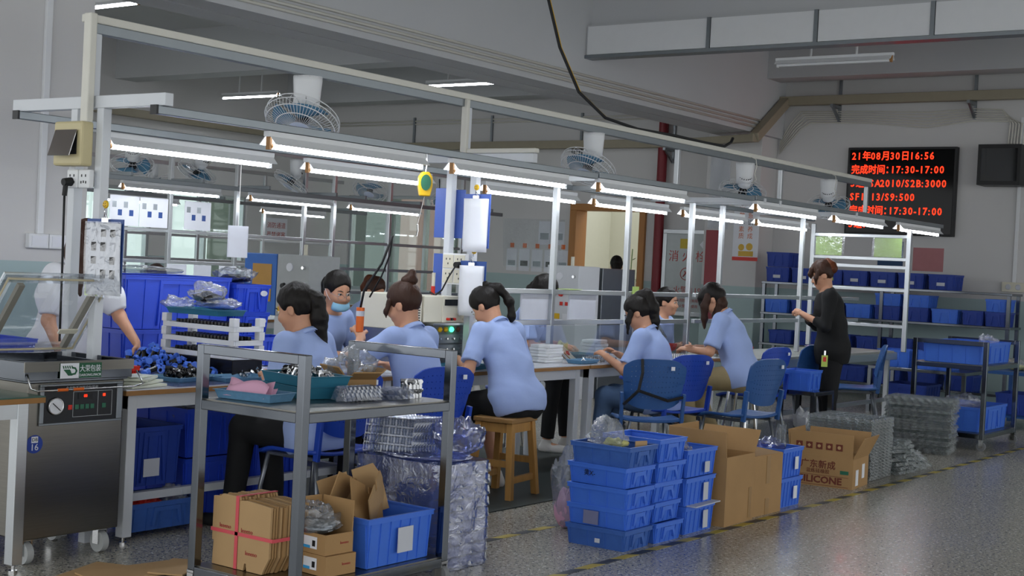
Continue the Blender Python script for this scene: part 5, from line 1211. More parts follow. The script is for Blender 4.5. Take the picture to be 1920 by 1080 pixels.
# ------------------------------------------------------------------ crate stacks: contents
bag('clear bag with yellow slips in the top crate of the front stack', (6.22, 3.83, .5), (.2, .24, .12), 33, tip=(.0, .02, .07)); one('yellow_slip', MB().merge(bag_mesh((.12, .14, .05), 5, lump=.3)), mat('pale_yellow', 'd8d488', .7), 'pale yellow wrapped slips in the top crate of the front stack', 'paper', (6.24, 3.79, .515), smooth=True)
one('carton_piece', MB().box(-.04, .04, -.003, .003, 0, .06), 'cardl', 'small brown board at the rim of the top front crate', 'cardboard', (6.28, 3.66, .5), (0, 0, -.3))
bag('black mesh parts in the top box of the third stack', (6.93, 3.84, .4), (.26, .26, .11), 35, fill='parts_k'); bag('bubble wrap rolls in the upper box behind the cartons', (8.16, 3.84, .3), (.26, .28, .13), 36, 'film'); bag('upright roll of bubble wrap in the box behind the cartons', (8.22, 3.76, .32), (.08, .08, .2), 37, 'blister2')
bag('clear wrap showing above the silicone carton', (9.3, 3.98, .19), (.22, .26, .12), 38)
bag('pink bag in a clear sack on the floor behind the front stack', (6.42, 4.2, .0), (.14, .2, .42), 39, fill='pink', tip=(0, 0, .02))
# ------------------------------------------------------------------ bench tops, middle
t = thing('bench_power_supply', 'cream bench power supply with vented side, behind the orange tool', 'instrument', (6.66, 5.76, ZT))
mk('case', MB().box(-.14, .14, -.14, .14, .25, .47), 'cream', t, bev=.006); mk('stand', MB().box(-.14, .14, -.14, .14, 0, .25), 'alud', t)
for k in range(8): mk('vent_slot', MB().box(.05, .12, -.142, -.139, .30+.016*k, .307+.016*k), 'dark', t)
t = thing('test_instrument', 'cream test instrument with dark display and round knob', 'instrument', (7.02, 5.72, ZT))
mk('case', MB().box(-.2, .24, -.1, .18, .29, .46), 'cream', t, bev=.006); mk('front_frame', MB().box(-.02, .24, -.106, -.1, .29, .46), 'cream', t, bev=.002)
mk('display', MB().box(.0, .2, -.11, -.106, .40, .44), 'panel_black' if False else MATS['panel_black'], t)
mk('knob', MB().lathe([(.024, 0), (.02, .025), (0, .025)], 16, Matrix.Translation((.15, -.106, .355)) @ Matrix.Rotation(PI/2, 4, 'X')), 'cream', t, smooth='auto')
for x, m_ in ((.03, 'red'), (.06, 'dark'), (.09, 'red'), (.20, 'cream')): mk('terminal', MB().cyl((x, -.106, .312), (x, -.13, .312), .009, n=10), m_, t)
mk('red_lead', MB().tube([(.2, -.13, .33), (.25, -.16, .35), (.27, -.14, .31), (.24, -.1, .28)], .004, 6), 'red', t, smooth=True)
t = thing('tester_box', 'grey tester with yellow, green and red lamps under the instrument', 'instrument', (7.06, 5.70, ZT))
mk('case', MB().box(-.16, .17, -.1, .2, .0, .285), mat('tester_grey', '6d7276', .45), t, bev=.004); mk('top_plate', MB().box(-.2, .22, -.13, .2, .275, .288), 'alu', t)
for x, m_ in ((-.1, 'yellow'), (-.04, 'yellow'), (.02, 'ledg'), (.09, mat('dim_red', '6b2a22', .4))): mk('lamp', MB().lathe([(.017, 0), (.017, .01), (.01, .018), (0, .02)], 14, Matrix.Translation((x, -.1, .245)) @ Matrix.Rotation(PI/2, 4, 'X')), m_, t, smooth='auto')
for j in range(3):
    mk('module', MB().box(-.14, .15, -.106, -.1, .02+.068*j, .078+.068*j), 'alud', t, bev=.002)
    for k in range(4): mk('switch', MB().cyl((-.1+.07*k, -.106, .05+.068*j), (-.1+.07*k, -.118, .05+.068*j), .007, n=8), 'chrome', t)
tray_thing('blue tray of small parts before the worker with the braid', 7.02, 5.46, ZT, .36, .2, .03, 'tealtray', .05)
heap('small_part', 'tiny nickel part in the tray before the worker with the braid', 'tiny parts before the braid', fitT, 30, (7.02, 5.46, ZT+.004), .15, .07, .012, 41, cat='part', r=.006)
for k in range(6): one('foam_tray', MB().box(-.1, .1, -.08, .08, 0, .02), 'white', f'white foam tray, {ORD[k]+(" from the bottom" if k else "")} in the pile beside the tool case', 'tray', (8.22+.008*(k % 2), 5.62, ZT+.021*k), (0, 0, .1*((k*7) % 3-1)), .004, group='foam trays')
t = thing('tool_case', 'tilted cream tray of small tools behind the foam trays', 'tool tray', (8.52, 5.68, ZT), 0, rot=(rad(38), 0, .1))
mk('panel', MB().tray(.36, .26, .02, .006, 0, 0), 'cream', t)
for k in range(5): mk('tool', MB().box(-.03+.035*k, -.022+.035*k, -.09, .1-.02*(k % 2), .007, .014), 'paperg' if k % 2 else 'tedge', t)
tray_thing('blue tray with white chips at the bench front', 8.42, 5.43, ZT, .26, .13, .025, 'bluetray', .03); heap('small_part', 'white chip in the blue tray at the bench front', 'white chips', fitT, 8, (8.42, 5.43, ZT+.004), .08, .03, .006, 42, cat='part', r=.006)
tray_thing('teal tray behind the rows of fittings', 8.85, 5.75, ZT, .3, .18, .035, 'tealtray', .0)
for a in range(9):
    for b_ in range(5): mk('small_part', fitT, None, None, (8.62+.03*a, 5.42+.035*b_, ZT+.001), None, label='upright nickel part in the neat rows before the ponytailed worker', cat='part', group='rows of nickel parts')
for a in range(8):
    for b_ in range(4): mk('small_part', fitT, None, None, (9.75+.03*a, 5.42+.035*b_, ZT+.001), None, label='upright nickel part in the neat rows before the worker in khaki', cat='part', group='second rows of nickel parts')
bag('yellow foil pack leaning behind the tool case', (8.75, 5.83, ZT), (.08, .12, .12), 44, MATS['pale_yellow'])
one('sauce_bottle', MB().lathe([(.02, 0), (.02, .04), (.012, .05), (.012, .06), (0, .06)], 12), 'red', 'small red bottle behind the blue tray', 'bottle', (8.68, 5.74, ZT), smooth='auto')
for k in range(5): one('white_case', MB().box(-.09, .09, -.07, .07, 0, .026), 'white', f'white flat case, {ORD[k]+(" from the bottom" if k else "")} in the stack left of the ponytailed worker', 'case', (9.15, 5.8, ZT+.027*k), (0, 0, .12*((k*5) % 3-1)), .006, group='white cases')
for k, (x0, x1) in enumerate(((7.95, 8.3), (8.56, 8.92))): one('white_board', MB().box(x0, x1, -.008, .008, 0, .19), 'paperg', f'{["left", "right"][k]} white board fixed between the two rails', 'board', (0, 5.67, 1.065))
one('acrylic_screen', MB().box(8.0, 10.3, -.003, .003, 0, .26), 'lid', 'clear acrylic screen standing along the middle of the bench', 'screen', (0, 5.62, ZT))
def bin_(lb, x, y, z, m='red', rz=.3): return crate(lb, x, y, z, .17, .1, .06, m, rz, None, 'std', handles='', name='plastic_bin', cat='bin')
bin_('red bin near the hands of the worker in khaki', 10.2, 5.72, ZT+.03); one('acrylic_board', MB().box(-.16, .16, -.1, .1, 0, .008), 'white', 'white board under the red bin near the khaki worker', 'board', (10.15, 5.73, ZT+.001), (rad(8), 0, .3))
mk('blister_tray', blister_mesh(.34, .26, .02, 8, 6, 'blister2'), None, None, (10.35, 5.98, 1.0), (rad(55), .1, .25), label='clear blister tray leaning in front of the far side worker', cat='tray')
bin_('red bin on the end bench, left of the standing woman', 11.35, 5.75, .737); bin_('second red bin on the end bench, partly hidden by the standing woman', 11.65, 5.72, .737, rz=.25)
tray_thing('teal bin tilted behind the worker in khaki', 10.95, 5.5, .78, .3, .24, .07, 'tealtray', .3, tilt=.3)
one('paper_stack', MB().box(-.15, .15, -.12, .12, 0, .01).box(-.1, .16, -.1, .1, .01, .014), 'pink', 'pink and white sheets on the end bench right of the standing woman', 'paper', (12.9, 5.55, .737), (0, 0, .4)); one('paper_sheet', MB().box(-.12, .12, -.1, .1, 0, .004), 'green', 'pale green sheet on the end bench', 'paper', (13.15, 5.6, .752), (0, 0, .2))
bag('heap of clear bags on the end bench right of the standing woman', (12.75, 5.5, .737), (.3, .2, .09), 46, lump=.4); crate('tilted blue crate at the end of the end bench', 13.6, 5.7, .737, .36, .26, .1, 'crate', .5, None, 'std', handles='x')
# ------------------------------------------------------------------ hangings on the first post
def clip(t, x, y, z): 
    mk('clip', MB().box(x-.01, x+.004, y-.025, y+.025, z-.012, z+.01).tube([(x-.006, y-.012, z+.01), (x-.012, y, z+.035), (x-.006, y+.012, z+.01)], .003, 5), 'chrome', t)
def smiley(lb, x, y, z, r=.019):
    Rm = Matrix.Translation((x, y, z)) @ Matrix.Rotation(-PI/2, 4, 'Y'); t = thing('smiley_magnet', lb, 'magnet', (0, 0, 0))
    mk('disc', MB().lathe([(r, 0), (r, .006), (r*.8, .01), (0, .011)], 18, Rm), 'yellow', t, smooth='auto')
    q = MB()
    for s_ in (-1, 1): q.ell((x-.0105, y+s_*r*.35, z+r*.25), (.0015, r*.11, r*.16), 8, 5)
    q.tube([(x-.0115, y+r*.5*math.cos(a), z-r*.05+r*.5*math.sin(a)) for a in [rad(200+14*k) for k in range(11)]], r*.05, 5); mk('face', q, 'dark', t)
    mk('hook', MB().tube([(x-.006, y, z-r), (x-.012, y, z-r-.012), (x-.006, y, z-r-.02)], .002, 5), 'chrome', t)
t = thing('clipboard', 'blue clipboard with printed sheets in a clear sleeve on the first post', 'clipboard', (4.19, 5.42, 0))
mk('board', MB().box(-.006, 0, -.12, .15, 1.22, 1.57), 'bluen', t); mk('green_sheet', MB().box(-.012, -.0065, .05, .14, 1.2, 1.55), 'green', t)
def curv(u, v): return (-.016-.03*math.sin(v*1.5)-.01*u, .14-.27*u-.055*v, 1.55-.34*v)
o = mk('printed_sheet', MB().grid(curv, 6, 10), 'paperg', t, smooth=True); s_ = o.modifiers.new('s', 'SOLIDIFY'); s_.thickness = .001
o = mk('clear_sleeve', MB().grid(lambda u, v: tuple(a+b for a, b in zip(curv(u*1.04-.02, v*1.05-.02), (-.006, 0, 0))), 10, 12), 'sleeve', t, smooth=True)
for r_ in range(4):
    for c_ in range(3):
        u, v = .25+.27*c_, .14+.19*r_; p = curv(u, v); mk('print_block', MB().cb((p[0]-.004, p[1], p[2]), (.002, .034, .042 if r_ % 2 else .035)), 'dark' if (r_+c_) % 3 else 'paperg', t)
clip(t, -.01, .0, 1.565)
smiley('yellow smiley magnet on the first post above the clipboard', 4.205, 5.46, 1.64)
t = thing('breaker_box', 'beige breaker box with smoked flap on the first post', 'breaker box', (4.2, 5.68, 1.82))
mk('case', MB().box(-.07, 0, -.11, .11, 0, .215), 'beige', t, bev=.012); mk('recess', MB().box(-.073, -.07, -.075, .075, .055, .165), 'rubber', t); mk('breaker', MB().box(-.09, -.073, -.04, .02, .075, .105), 'paperg', t)
mk('flap', MB().bar((-.078, 0, .172), (-.118, 0, .045), .165, .004, (1, 0, 0)), 'smoke', t)
t = thing('double_socket', 'white double socket with a black plug under the breaker box', 'socket', (4.2, 5.64, 1.715))
for y in (-.045, .045):
    s_ = mk('socket_plate', MB().box(-.03, 0, y-.042, y+.042, 0, .09), 'white', t, bev=.006)
    for dy, dz in ((-.015, .06), (.015, .06), (0, .03), (-.018, .028), (.018, .028)): mk('slot', MB().box(-.032, -.03, y+dy-.003, y+dy+.003, dz-.006, dz+.006), 'dark', s_)
mk('plug', MB().cyl((-.03, .05, .03), (-.075, .05, .025), .022, .018, 12).cyl((-.06, .05, .02), (-.065, .05, -.04), .012, n=8), 'rubber', t, smooth='auto')
mk('cord', MB().tube([(-.065, .05, -.04), (-.06, .055, -.15), (-.03, .09, -.4), (-.02, .1, -.75)], .006, 6), 'rubber', t, smooth=True)
# second post
def sheets(lb, y, z0, h, w, x=7.12, n=4, back='folder'):
    t = thing('clipboard', lb, 'clipboard', (x, y, 0)); mk('board', MB().box(-.006, 0, -w/2-.01, w/2+.01, z0, z0+h+.02), back, t)
    for k in range(n):
        def fn(u, v, k=k): return (-.01-.006*k-.02*v*(k/n), (u-.5)*w-(.02*k)*v*(.4 if k == n-1 else .1), z0+h-.01-(h-.02+.012*k)*v)
        o = mk('paper_sheet', MB().grid(fn, 3, 6), 'paper' if k == n-1 else 'paperg', t, smooth=True); s_ = o.modifiers.new('s', 'SOLIDIFY'); s_.thickness = .0008
    clip(t, -.015, 0, z0+h); return t
sheets('blue clipboard with a thick sheaf of paper on the second post', 5.46, 1.545, .33, .19); sheets('clipboard with forms hanging low on the second post', 5.47, 1.13, .31, .19, back='bluen')
smiley('yellow smiley magnet above the thick clipboard', 7.14, 5.49, 1.94); smiley('yellow smiley magnet above the lower clipboard', 7.14, 5.485, 1.525)
for y0, y1, z0, z1, lb in ((5.80, 5.91, 1.607, 1.94, 'left of the pair behind the second post'), (5.66, 5.74, 1.607, 1.93, 'right of the pair behind the second post'), (5.81, 5.9, 1.235, 1.5, 'low one beside the socket board')):
    one('hanging_folder', MB().box(-.006, .006, y0, y1, z0, z1), 'folder', f'blue hanging folder, {lb}', 'folder', (7.24, 0, 0), bev=.002)
t = thing('socket_board', 'white four gang socket board with a black plug on the second post', 'socket', (7.16, 5.64, 1.3))
mk('backing', MB().box(-.03, 0, -.1, .1, 0, .205), 'white', t, bev=.005)
for y in (-.047, .047):
    for z in (.01, .107):
        s_ = mk('socket_plate', MB().box(-.036, -.03, y-.043, y+.043, z, z+.088), 'cream', t, bev=.003)
        for dy, dz in ((-.015, .06), (.015, .06), (0, .03)): mk('slot', MB().box(-.038, -.036, y+dy-.003, y+dy+.003, z+dz-.006, z+dz+.006), 'dark', s_)
mk('plug', MB().cyl((-.036, -.05, .13), (-.08, -.05, .13), .022, .019, 12), 'rubber', t, smooth='auto'); mk('cord', MB().tube([(-.075, -.05, .125), (-.08, 0, .05), (-.07, .06, -.04), (-.04, .14, -.08), (-.02, .2, -.06)], .006, 6), 'rubber', t, smooth=True)
t = thing('marker_holder', 'red capped white marker in a holder beside the folder', 'marker', (7.17, 5.84, 1.22)); mk('barrel', MB().cyl((0, 0, .06), (0, 0, .15), .012, n=10), 'cream', t); mk('cap', MB().cyl((0, 0, 0), (0, 0, .06), .014, n=10), 'red', t)
# spring balancer and orange screwdriver
t = thing('spring_balancer', 'orange spring balancer with green disc hanging from the lamp channel', 'balancer', (6.165, 5.12, 1.82))
mk('housing', MB().prism([(-.03, 0), (.03, 0), (.042, .06), (.04, .11), (.02, .14), (-.02, .14), (-.04, .11), (-.042, .06)], -.025, .025, Matrix.Rotation(-.7, 4, 'Z')), 'orange' if False else 'yellow', t, bev=.006); mk('disc', MB().prism([(.03*math.cos(2*PI*k/16), .078+.046*math.sin(2*PI*k/16)) for k in range(16)], -.029, -.025, Matrix.Rotation(-.7, 4, 'Z')), 'greenp', t)
mk('hook', MB().tube([(0, 0, .14), (.01, 0, .19), (0, 0, .245)], .004, 6), 'chrome', t); mk('wire', MB().tube([(0, 0, 0), (-.05, 0, -.165)], .002, 5), 'chrome', t); mk('chain', MB().tube([(-.05, 0, -.165), (-.045, 0, -.2), (-.055, 0, -.235)], .005, 6), 'chrome', t)
t = thing('electric_screwdriver', 'orange electric screwdriver held up by the worker with the bun', 'tool', (5.93, 5.36, 1.02))
mk('grip', MB().cyl((0, 0, 0), (0, 0, .14), .022, .024, 14), 'orange', t, smooth='auto'); mk('label', MB().cyl((0, 0, .09), (0, 0, .12), .0245, .0245, 14), 'paperg', t); mk('nose', MB().cyl((0, 0, -.05), (0, 0, 0), .006, .016, 12), 'greenp', t, smooth='auto')
mk('cable', MB().tube([(0, 0, .14), (.0, -.02, .24), (.03, -.12, .4), (.02, -.2, .56)], .007, 6), 'rubber', t, smooth=True); mk('cable_loop', MB().tube([(.02, -.2, .56), (.06, -.15, .45), (.08, -.08, .33), (.05, -.02, .2)], .005, 6), 'rubber', t, smooth=True)
one('paper_pad', MB().box(-.004, .004, -.06, .06, 0, .19).box(-.01, -.004, -.055, .055, .0, .18), 'paperg', 'grey paper pad clipped on the profile post of the second line', 'pad', (5.74, 6.2, 1.41), (0, 0, .9)); 
t = thing('pad_hanger', 'thin wire holding the grey paper pad', 'wire', (5.74, 6.2, 1.6)); mk('wire', MB().tube([(0, 0, 0), (0, 0, .46)], .002, 4), 'chrome', t)
for z, lb, x in ((1.285, 'left', 9.45), (1.285, 'right', 10.9)): one('sticky_note', MB().box(-.05, .05, -.001, .001, -.07, .04), 'green', f'{lb} lime sticky note on the upper rail', 'note', (x, 5.63, z))
one('lime_sheet', MB().box(-.12, .12, -.05, .05, 0, .003), 'green', 'lime sheet lying on the upper rail before the far worker', 'note', (8.55, 5.66, 1.287), (0, .0, .2))
for y0, y1, lb in ((5.86, 6.16, 'left'), (5.2, 5.5, 'right')):
    t = thing('sheet_sleeve', f'lime sheet in a clear sleeve, {lb} one on the ladder end panel', 'sheet', (14.10, 0, 0)); mk('sheet', MB().box(-.004, 0, y0, y1, 1.725, 1.925), 'green', t); mk('sleeve', MB().box(-.008, -.006, y0-.03, y1+.02, 1.725, 1.926), 'sleeve', t)
# black supply cable dropping from the ceiling
t = thing('supply_cable', 'black cable dropping from the ceiling onto the fan rail', 'cable')
mk('cable', MB().tube([(9.0, 6.4, 4.58), (9.05, 6.35, 3.62), (9.12, 6.25, 3.2), (9.2, 6.1, 2.85), (9.3, 5.9, 2.65), (9.5, 5.72, 2.58), (10.0, 5.64, 2.575), (10.5, 5.64, 2.57), (10.85, 5.64, 2.575), (10.95, 5.63, 2.62), (10.98, 5.63, 2.66)], .013, 8), 'rubber', t, smooth=True); mk('yellow_line', MB().tube([(9.01, 6.39, 4.58), (9.06, 6.34, 3.62), (9.13, 6.24, 3.2), (9.21, 6.09, 2.85), (9.308, 5.893, 2.653)], .004, 6), 'yellow', t, smooth=True)
# ------------------------------------------------------------------ end wall fittings
XW = XE-.002
t = thing('led_board', 'black LED board with red scrolling production text on the end wall', 'display', (XW-.09, 6.5, 2.08))
mk('case', MB().box(0, .09, -.73, .72, 0, 1.14), 'dark', t, bev=.008); mk('screen', MB().box(-.004, 0, -.70, .69, .03, 1.11), mat('led_screen', '060607', .08, spec=.2), t)
rows = ['21年08月30日16:56', '完成时间：17:30-17:00', '5组：SA2010/S2B:3000', 'SF1113/S9:500', '完成时间：17:30-17:00', '5组：          0']
for i, r in enumerate(rows):
    for j, ch in enumerate(r):
        if ch == ' ': continue
        wd = [1.0 if ord(k) > 255 and k != '：' else (.4 if k in ':-/.' else .62) for k in r]; y = .66-.116*sum(wd[:j])
        text('led_character', ch, .128, 'ledr', t, face_mtx((-.006, y, 1.02-.178*i), (0, -1, 0), (0, 0, 1)), align='LEFT', width=.9, bold=.002)
t = thing('network_cabinet', 'black wall cabinet with glass door and blue cables inside', 'cabinet', (XW-.32, 5.17, 2.72))
mk('case', MB().box(.02, .32, -.24, .24, 0, .5), 'dark', t, bev=.006) if False else mk('case', MB().box(.28, .32, -.26, .26, 0, .5).box(.0, .28, -.26, -.245, 0, .5).box(.0, .28, .245, .26, 0, .5).box(0, .28, -.245, .245, 0, .015).box(0, .28, -.245, .245, .485, .5), 'dark', t)
mk('door_frame', MB().box(-.02, 0, -.26, -.22, 0, .5).box(-.02, 0, .22, .26, 0, .5).box(-.02, 0, -.22, .22, 0, .05).box(-.02, 0, -.22, .22, .45, .5), 'dark', t); mk('glass', MB().box(-.012, -.008, -.22, .22, .05, .45), clear_mat('cabinet_glass', '5a6066', .3, .05, white=.1), t)
for k in range(12):
    g = random.Random(k); y = -.15+.22*g.random(); mk('cable', MB().tube([(.15, y+.05, .38-.01*k), (.05, y, .3), (.06, y+g.uniform(-.06, .06), .15), (.12, y, .05)], .006, 5), mat('net_blue', '3f86c9', .5), t, smooth=True)
for k in range(4): mk('cable_tag', MB().cb((.04, -.12+.05*k, .3+.02*(k % 2)), (.01, .02, .015)), 'yellow', t)
t = thing('fire_hydrant_cabinet', 'fire hydrant cabinet with red lettering on the end wall', 'cabinet', (XW-.12, 9.48, .84))
mk('case', MB().box(.01, .12, -.44, .44, 0, 1.22), 'wsteel', t)
for a in ((-.45, .45, 0, .06), (-.45, .45, 1.17, 1.23)): mk('frame_rail', MB().box(-.02, .01, a[0], a[1], a[2], a[3]), 'alu', t, bev=.004)
for a in (-.45, .39): mk('frame_stile', MB().box(-.02, .01, a, a+.06, .06, 1.17), 'alu', t, bev=.004)
mk('glass_front', MB().box(-.005, .008, -.39, .39, .06, 1.17), mat('cabinet_grey', 'b9c0c0', .25), t); mk('lock', MB().box(-.03, -.02, -.43, -.38, .55, .66), 'chrome', t)
rd = mat('fire_red', 'b04a44', .6)
def FW(y, z): return face_mtx((-.0065, y, z), (0, -1, 0), (0, 0, 1))
text('lettering', '消 火 栓', .17, rd, t, FW(.05, .84)); text('lettering', '火警 119', .12, rd, t, FW(.03, .36)); text('lettering', '佛山市消防器材有限公司', .052, rd, t, FW(.02, .22)); text('lettering', '非火警禁止使用', .05, rd, t, FW(.02, .14))
mk('emblem', MB().tube([(-.006, .06+.085*math.cos(2*PI*k/24), .6+.085*math.sin(2*PI*k/24)) for k in range(24)], .006, 5, closed=True).bar((-.006, .10, .56), (-.006, .03, .65), .03, .01).bar((-.006, .08, .64), (-.006, .03, .57), .02, .01), rd, t)
mk('yellow_notice', MB().box(-.009, -.0055, -.02, .17, .96, 1.1), mat('notice_yellow', 'c9b23f', .5), t)
t2 = thing('seal_strip', 'white paper seal strip stuck across the hydrant cabinet edge', 'label', (XW-.145, 9.16, 1.75), rot=(rad(-45), 0, 0)); mk('strip', MB().box(-.002, 0, -.04, .04, -.26, .2), 'paper', t2)
text('lettering', '请勿遮挡', .06, 'dark', t2, face_mtx((-.0025, 0, -.02), (0, 0, -1), (0, -1, 0)))
one('red_pipe', MB().cyl((0, 0, 0), (0, 0, 3.75), .07, n=16), mat('pipe_red', '7c1e28', .45), 'dark red standpipe left of the hydrant cabinet', 'pipe', (XW-.12, 10.02, .0), smooth='auto'); one('red_panel', MB().box(-.06, 0, -.12, .12, 0, 1.22), mat('panel_red', '96434a', .5), 'dull red panel right of the hydrant cabinet', 'panel', (16.99+.02, 8.95, .84)) if False else one('hose_cover', MB().box(-.05, 0, -.1, .1, 0, 1.22), mat('panel_red', '96434a', .5), 'dull red panel beside the hydrant cabinet', 'panel', (17.015, 8.93, .84))
one('plastic_sheet', MB().grid(lambda u, v: (.01*math.sin(u*9+v*4), .3*u, 1.05*v), 8, 8), 'bag', 'clear plastic sheet hanging on the column above the red panel', 'sheet', (16.98, 8.72, 2.08), smooth=True)
t = thing('wall_poster', 'tall safety poster with orange characters on the end column', 'poster', (17.015, 8.45, 1.66)); mk('sheet', MB().box(-.004, 0, -.19, .19, 0, .85), 'paper', t); mk('border', MB().box(-.0055, -.004, -.19, .19, 0, .05), 'red', t)
og = mat('poster_orange', 'd2703c', .6)
for s_, y in (('安全意识养成', -.06), ('遵守整体素质', .07)):
    for k, ch in enumerate(s_): text('lettering', ch, .085, og if k % 3 else 'dark', t, face_mtx((-.0055, y, .79-.092*k), (0, -1, 0), (0, 0, 1)))
mk('drawing', MB().box(-.006, -.004, -.12, .1, .06, .13).lathe([(0, 0), (.045, 0), (.045, .002), (0, .002)], 14, Matrix.Translation((-.004, .06, .18)) @ Matrix.Rotation(-PI/2, 4, 'Y')).lathe([(0, 0), (.05, 0), (.05, .002), (0, .002)], 14, Matrix.Translation((-.004, -.06, .19)) @ Matrix.Rotation(-PI/2, 4, 'Y')), mat('poster_yellow', 'd8b04a', .6), t)
one('paper_notice', MB().box(-.003, 0, -.2, .2, 0, .3), mat('pink_notice', 'b77d80', .7), 'dull pink notice taped right of the ladder panel', 'paper', (XW, 6.1, 1.63)); one('paper_notice', MB().box(-.003, 0, -.17, .17, 0, .32), mat('navy_notice', '2a4a70', .6), 'dark blue notice behind the ladder panel', 'paper', (XW, 6.6, 1.68))
# notices on the end wall and signs on the far wall
for k in range(5):
    t = thing('paper_notice', f'white instruction sheet, {["first", "second", "third", "fourth", "fifth"][k]} from the left in the lower row left of the door', 'paper', (XW, 12.7-.24*k, 1.36), group='instruction sheets'); mk('sheet', MB().box(-.003, 0, -.1, .1, 0, .34), 'paper', t); mk('picture', MB().box(-.004, -.003, -.07, .07, .08, .16), 'dark' if k % 2 else 'alud', t); mk('orange_mark', MB().box(-.005, 0, -.035, .035, .36, .43), 'orange', t)
for k in range(2): 
    t = thing('paper_notice', f'white instruction sheet, {["left", "right"][k]} of the upper pair beside the door frame', 'paper', (XW, 12.1-.26*k, 1.78), group='instruction sheets'); mk('sheet', MB().box(-.003, 0, -.11, .11, 0, .36), 'paper', t); mk('picture', MB().box(-.004, -.003, -.08, .08, .08, .18), 'alud', t)
one('plastic_sheet', MB().grid(lambda u, v: (-.02-.03*math.sin(u*5+v*3), 1.15*u, .75*v), 12, 8), 'sleeve', 'glossy clear sheet hung over the instruction notices', 'sheet', (XW-.02, 11.7, 1.42), smooth=True)
t = thing('exit_sign', 'green exit light over the red fire notice on the far wall', 'exit sign', (16.85, 17.17, 2.1)); mk('case', MB().box(-.22, .22, -.05, 0, 0, .16), 'dark', t); mk('lit_panel', MB().box(-.18, .18, -.054, -.05, .03, .13), 'exitg', t)
t = thing('wall_notice', 'white board with red characters under the exit light', 'notice', (16.75, 17.18, 1.62)); mk('board', MB().box(-.26, .26, -.02, 0, 0, .42), 'paper', t)
text('lettering', '消防通道', .11, rd, t, face_mtx((0, -.022, .29), (1, 0, 0), (0, 0, 1))); text('lettering', '严禁堵塞', .11, rd, t, face_mtx((0, -.022, .13), (1, 0, 0), (0, 0, 1)))
for k, (x, w) in enumerate(((8.9, .36), (9.27, .36), (9.85, .36))):
    t = thing('paper_notice', f'white sheet with small photos on the second line frame, {["left", "middle", "right"][k]} one', 'paper', (x, 11.27, 1.645)); mk('sheet', MB().box(-w/2, w/2, -.003, 0, 0, .3), 'paper', t)
    for a in range(4): mk('picture', MB().box(-w/2+.03+.07*a, -w/2+.08+.07*a, -.004, -.003, .18-.08*(a % 2), .24-.08*(a % 2)), 'bluen' if a % 2 else 'alud', t)
for k, (x, w, z) in enumerate(((9.6, .26, 1.06), (9.95, .24, 1.06), (10.3, .24, 1.06), (8.75, .34, 1.06))): one('paper_notice', MB().box(-w/2, w/2, -.003, 0, 0, .22), 'paper', f'small pale sheet on the lower rail of the second line, {["first", "second", "third", "fourth"][k]} one', 'paper', (x, 11.27, z), group='sheets on the lower rail')
# machines behind
def tester(lb, x, y, m, blue, z=1.44, w=.42):
    t = thing('test_machine', lb, 'machine', (x, y, 0), -PI/2); mk('cabinet', MB().box(0, w, 0, .45, 0, .85), 'wsteel', t, bev=.006)
    if blue:
        mk('hood', MB().box(-.42, .02, -.02, .45, .85, z), mat('machine_blue', '2f6cc0', .4), t, bev=.008); mk('window', MB().box(-.3, -.04, -.025, -.02, .98, z-.1), mat('amber_window', 'b98a3a', .3), t); mk('warning_label', MB().box(-.41, -.33, -.024, -.02, 1.15, 1.28), 'paper', t)
    mk('control_box', MB().box(.03, w+.03, -.02, .4, .85, z), m, t, bev=.006)
    g = MB().lathe([(.04, 0), (.04, .01), (0, .012)], 18, Matrix.Translation((.2, -.02, z-.12)) @ Matrix.Rotation(PI/2, 4, 'X')); mk('gauge', g, 'paper', t, smooth='auto')
    for a, (dx, dz, mm, r) in enumerate(((.1, -.3, 'dark', .03), (.2, -.32, 'red', .025), (.36, -.12, 'chrome', .02), (.36, -.3, 'chrome', .02), (.3, -.3, 'yellow', .02))): mk('knob', MB().lathe([(r, 0), (r*.8, .03), (0, .03)], 12, Matrix.Translation((dx+.03, -.02, z+dz)) @ Matrix.Rotation(PI/2, 4, 'X')), mm, t, smooth='auto')
    for a, mm in enumerate(('red', 'red', 'greenp')): mk('switch', MB().box(.22+.07*a, .255+.07*a, -.03, -.02, z-.44, z-.4), mm, t)
    for a in range(2): mk('warning_label', MB().box(.06+.2*a, .22+.2*a, -.024, -.02, .88, .94), 'paper' if a else 'yellow', t)
    mk('beacon', MB().cyl((.28, .1, z), (.28, .1, z+.1), .02, n=10), 'cream', t); return t
tester('blue and grey test machine with amber window behind the bins', 9.4, 9.6, mat('panel_pale', 'aeb2b2', .5), True)
tester('white control machine with gauge and red stop button behind the boards', 12.62, 8.68, 'wsteel', False, 1.47)
one('steel_cabinet', MB().box(0, .7, 0, .5, 0, 1.46), 'alud', 'grey steel cabinet right of the white control machine', 'cabinet', (13.1, 8.24, 0), bev=.006)
t = thing('potted_bamboo', 'leafy potted bamboo inside the doorway', 'plant', (18.9, 11.4, 0)); mk('pot', MB().lathe([(.12, 0), (.16, .3), (.14, .3), (.13, .25), (0, .25)], 16), 'white', t, smooth='auto')
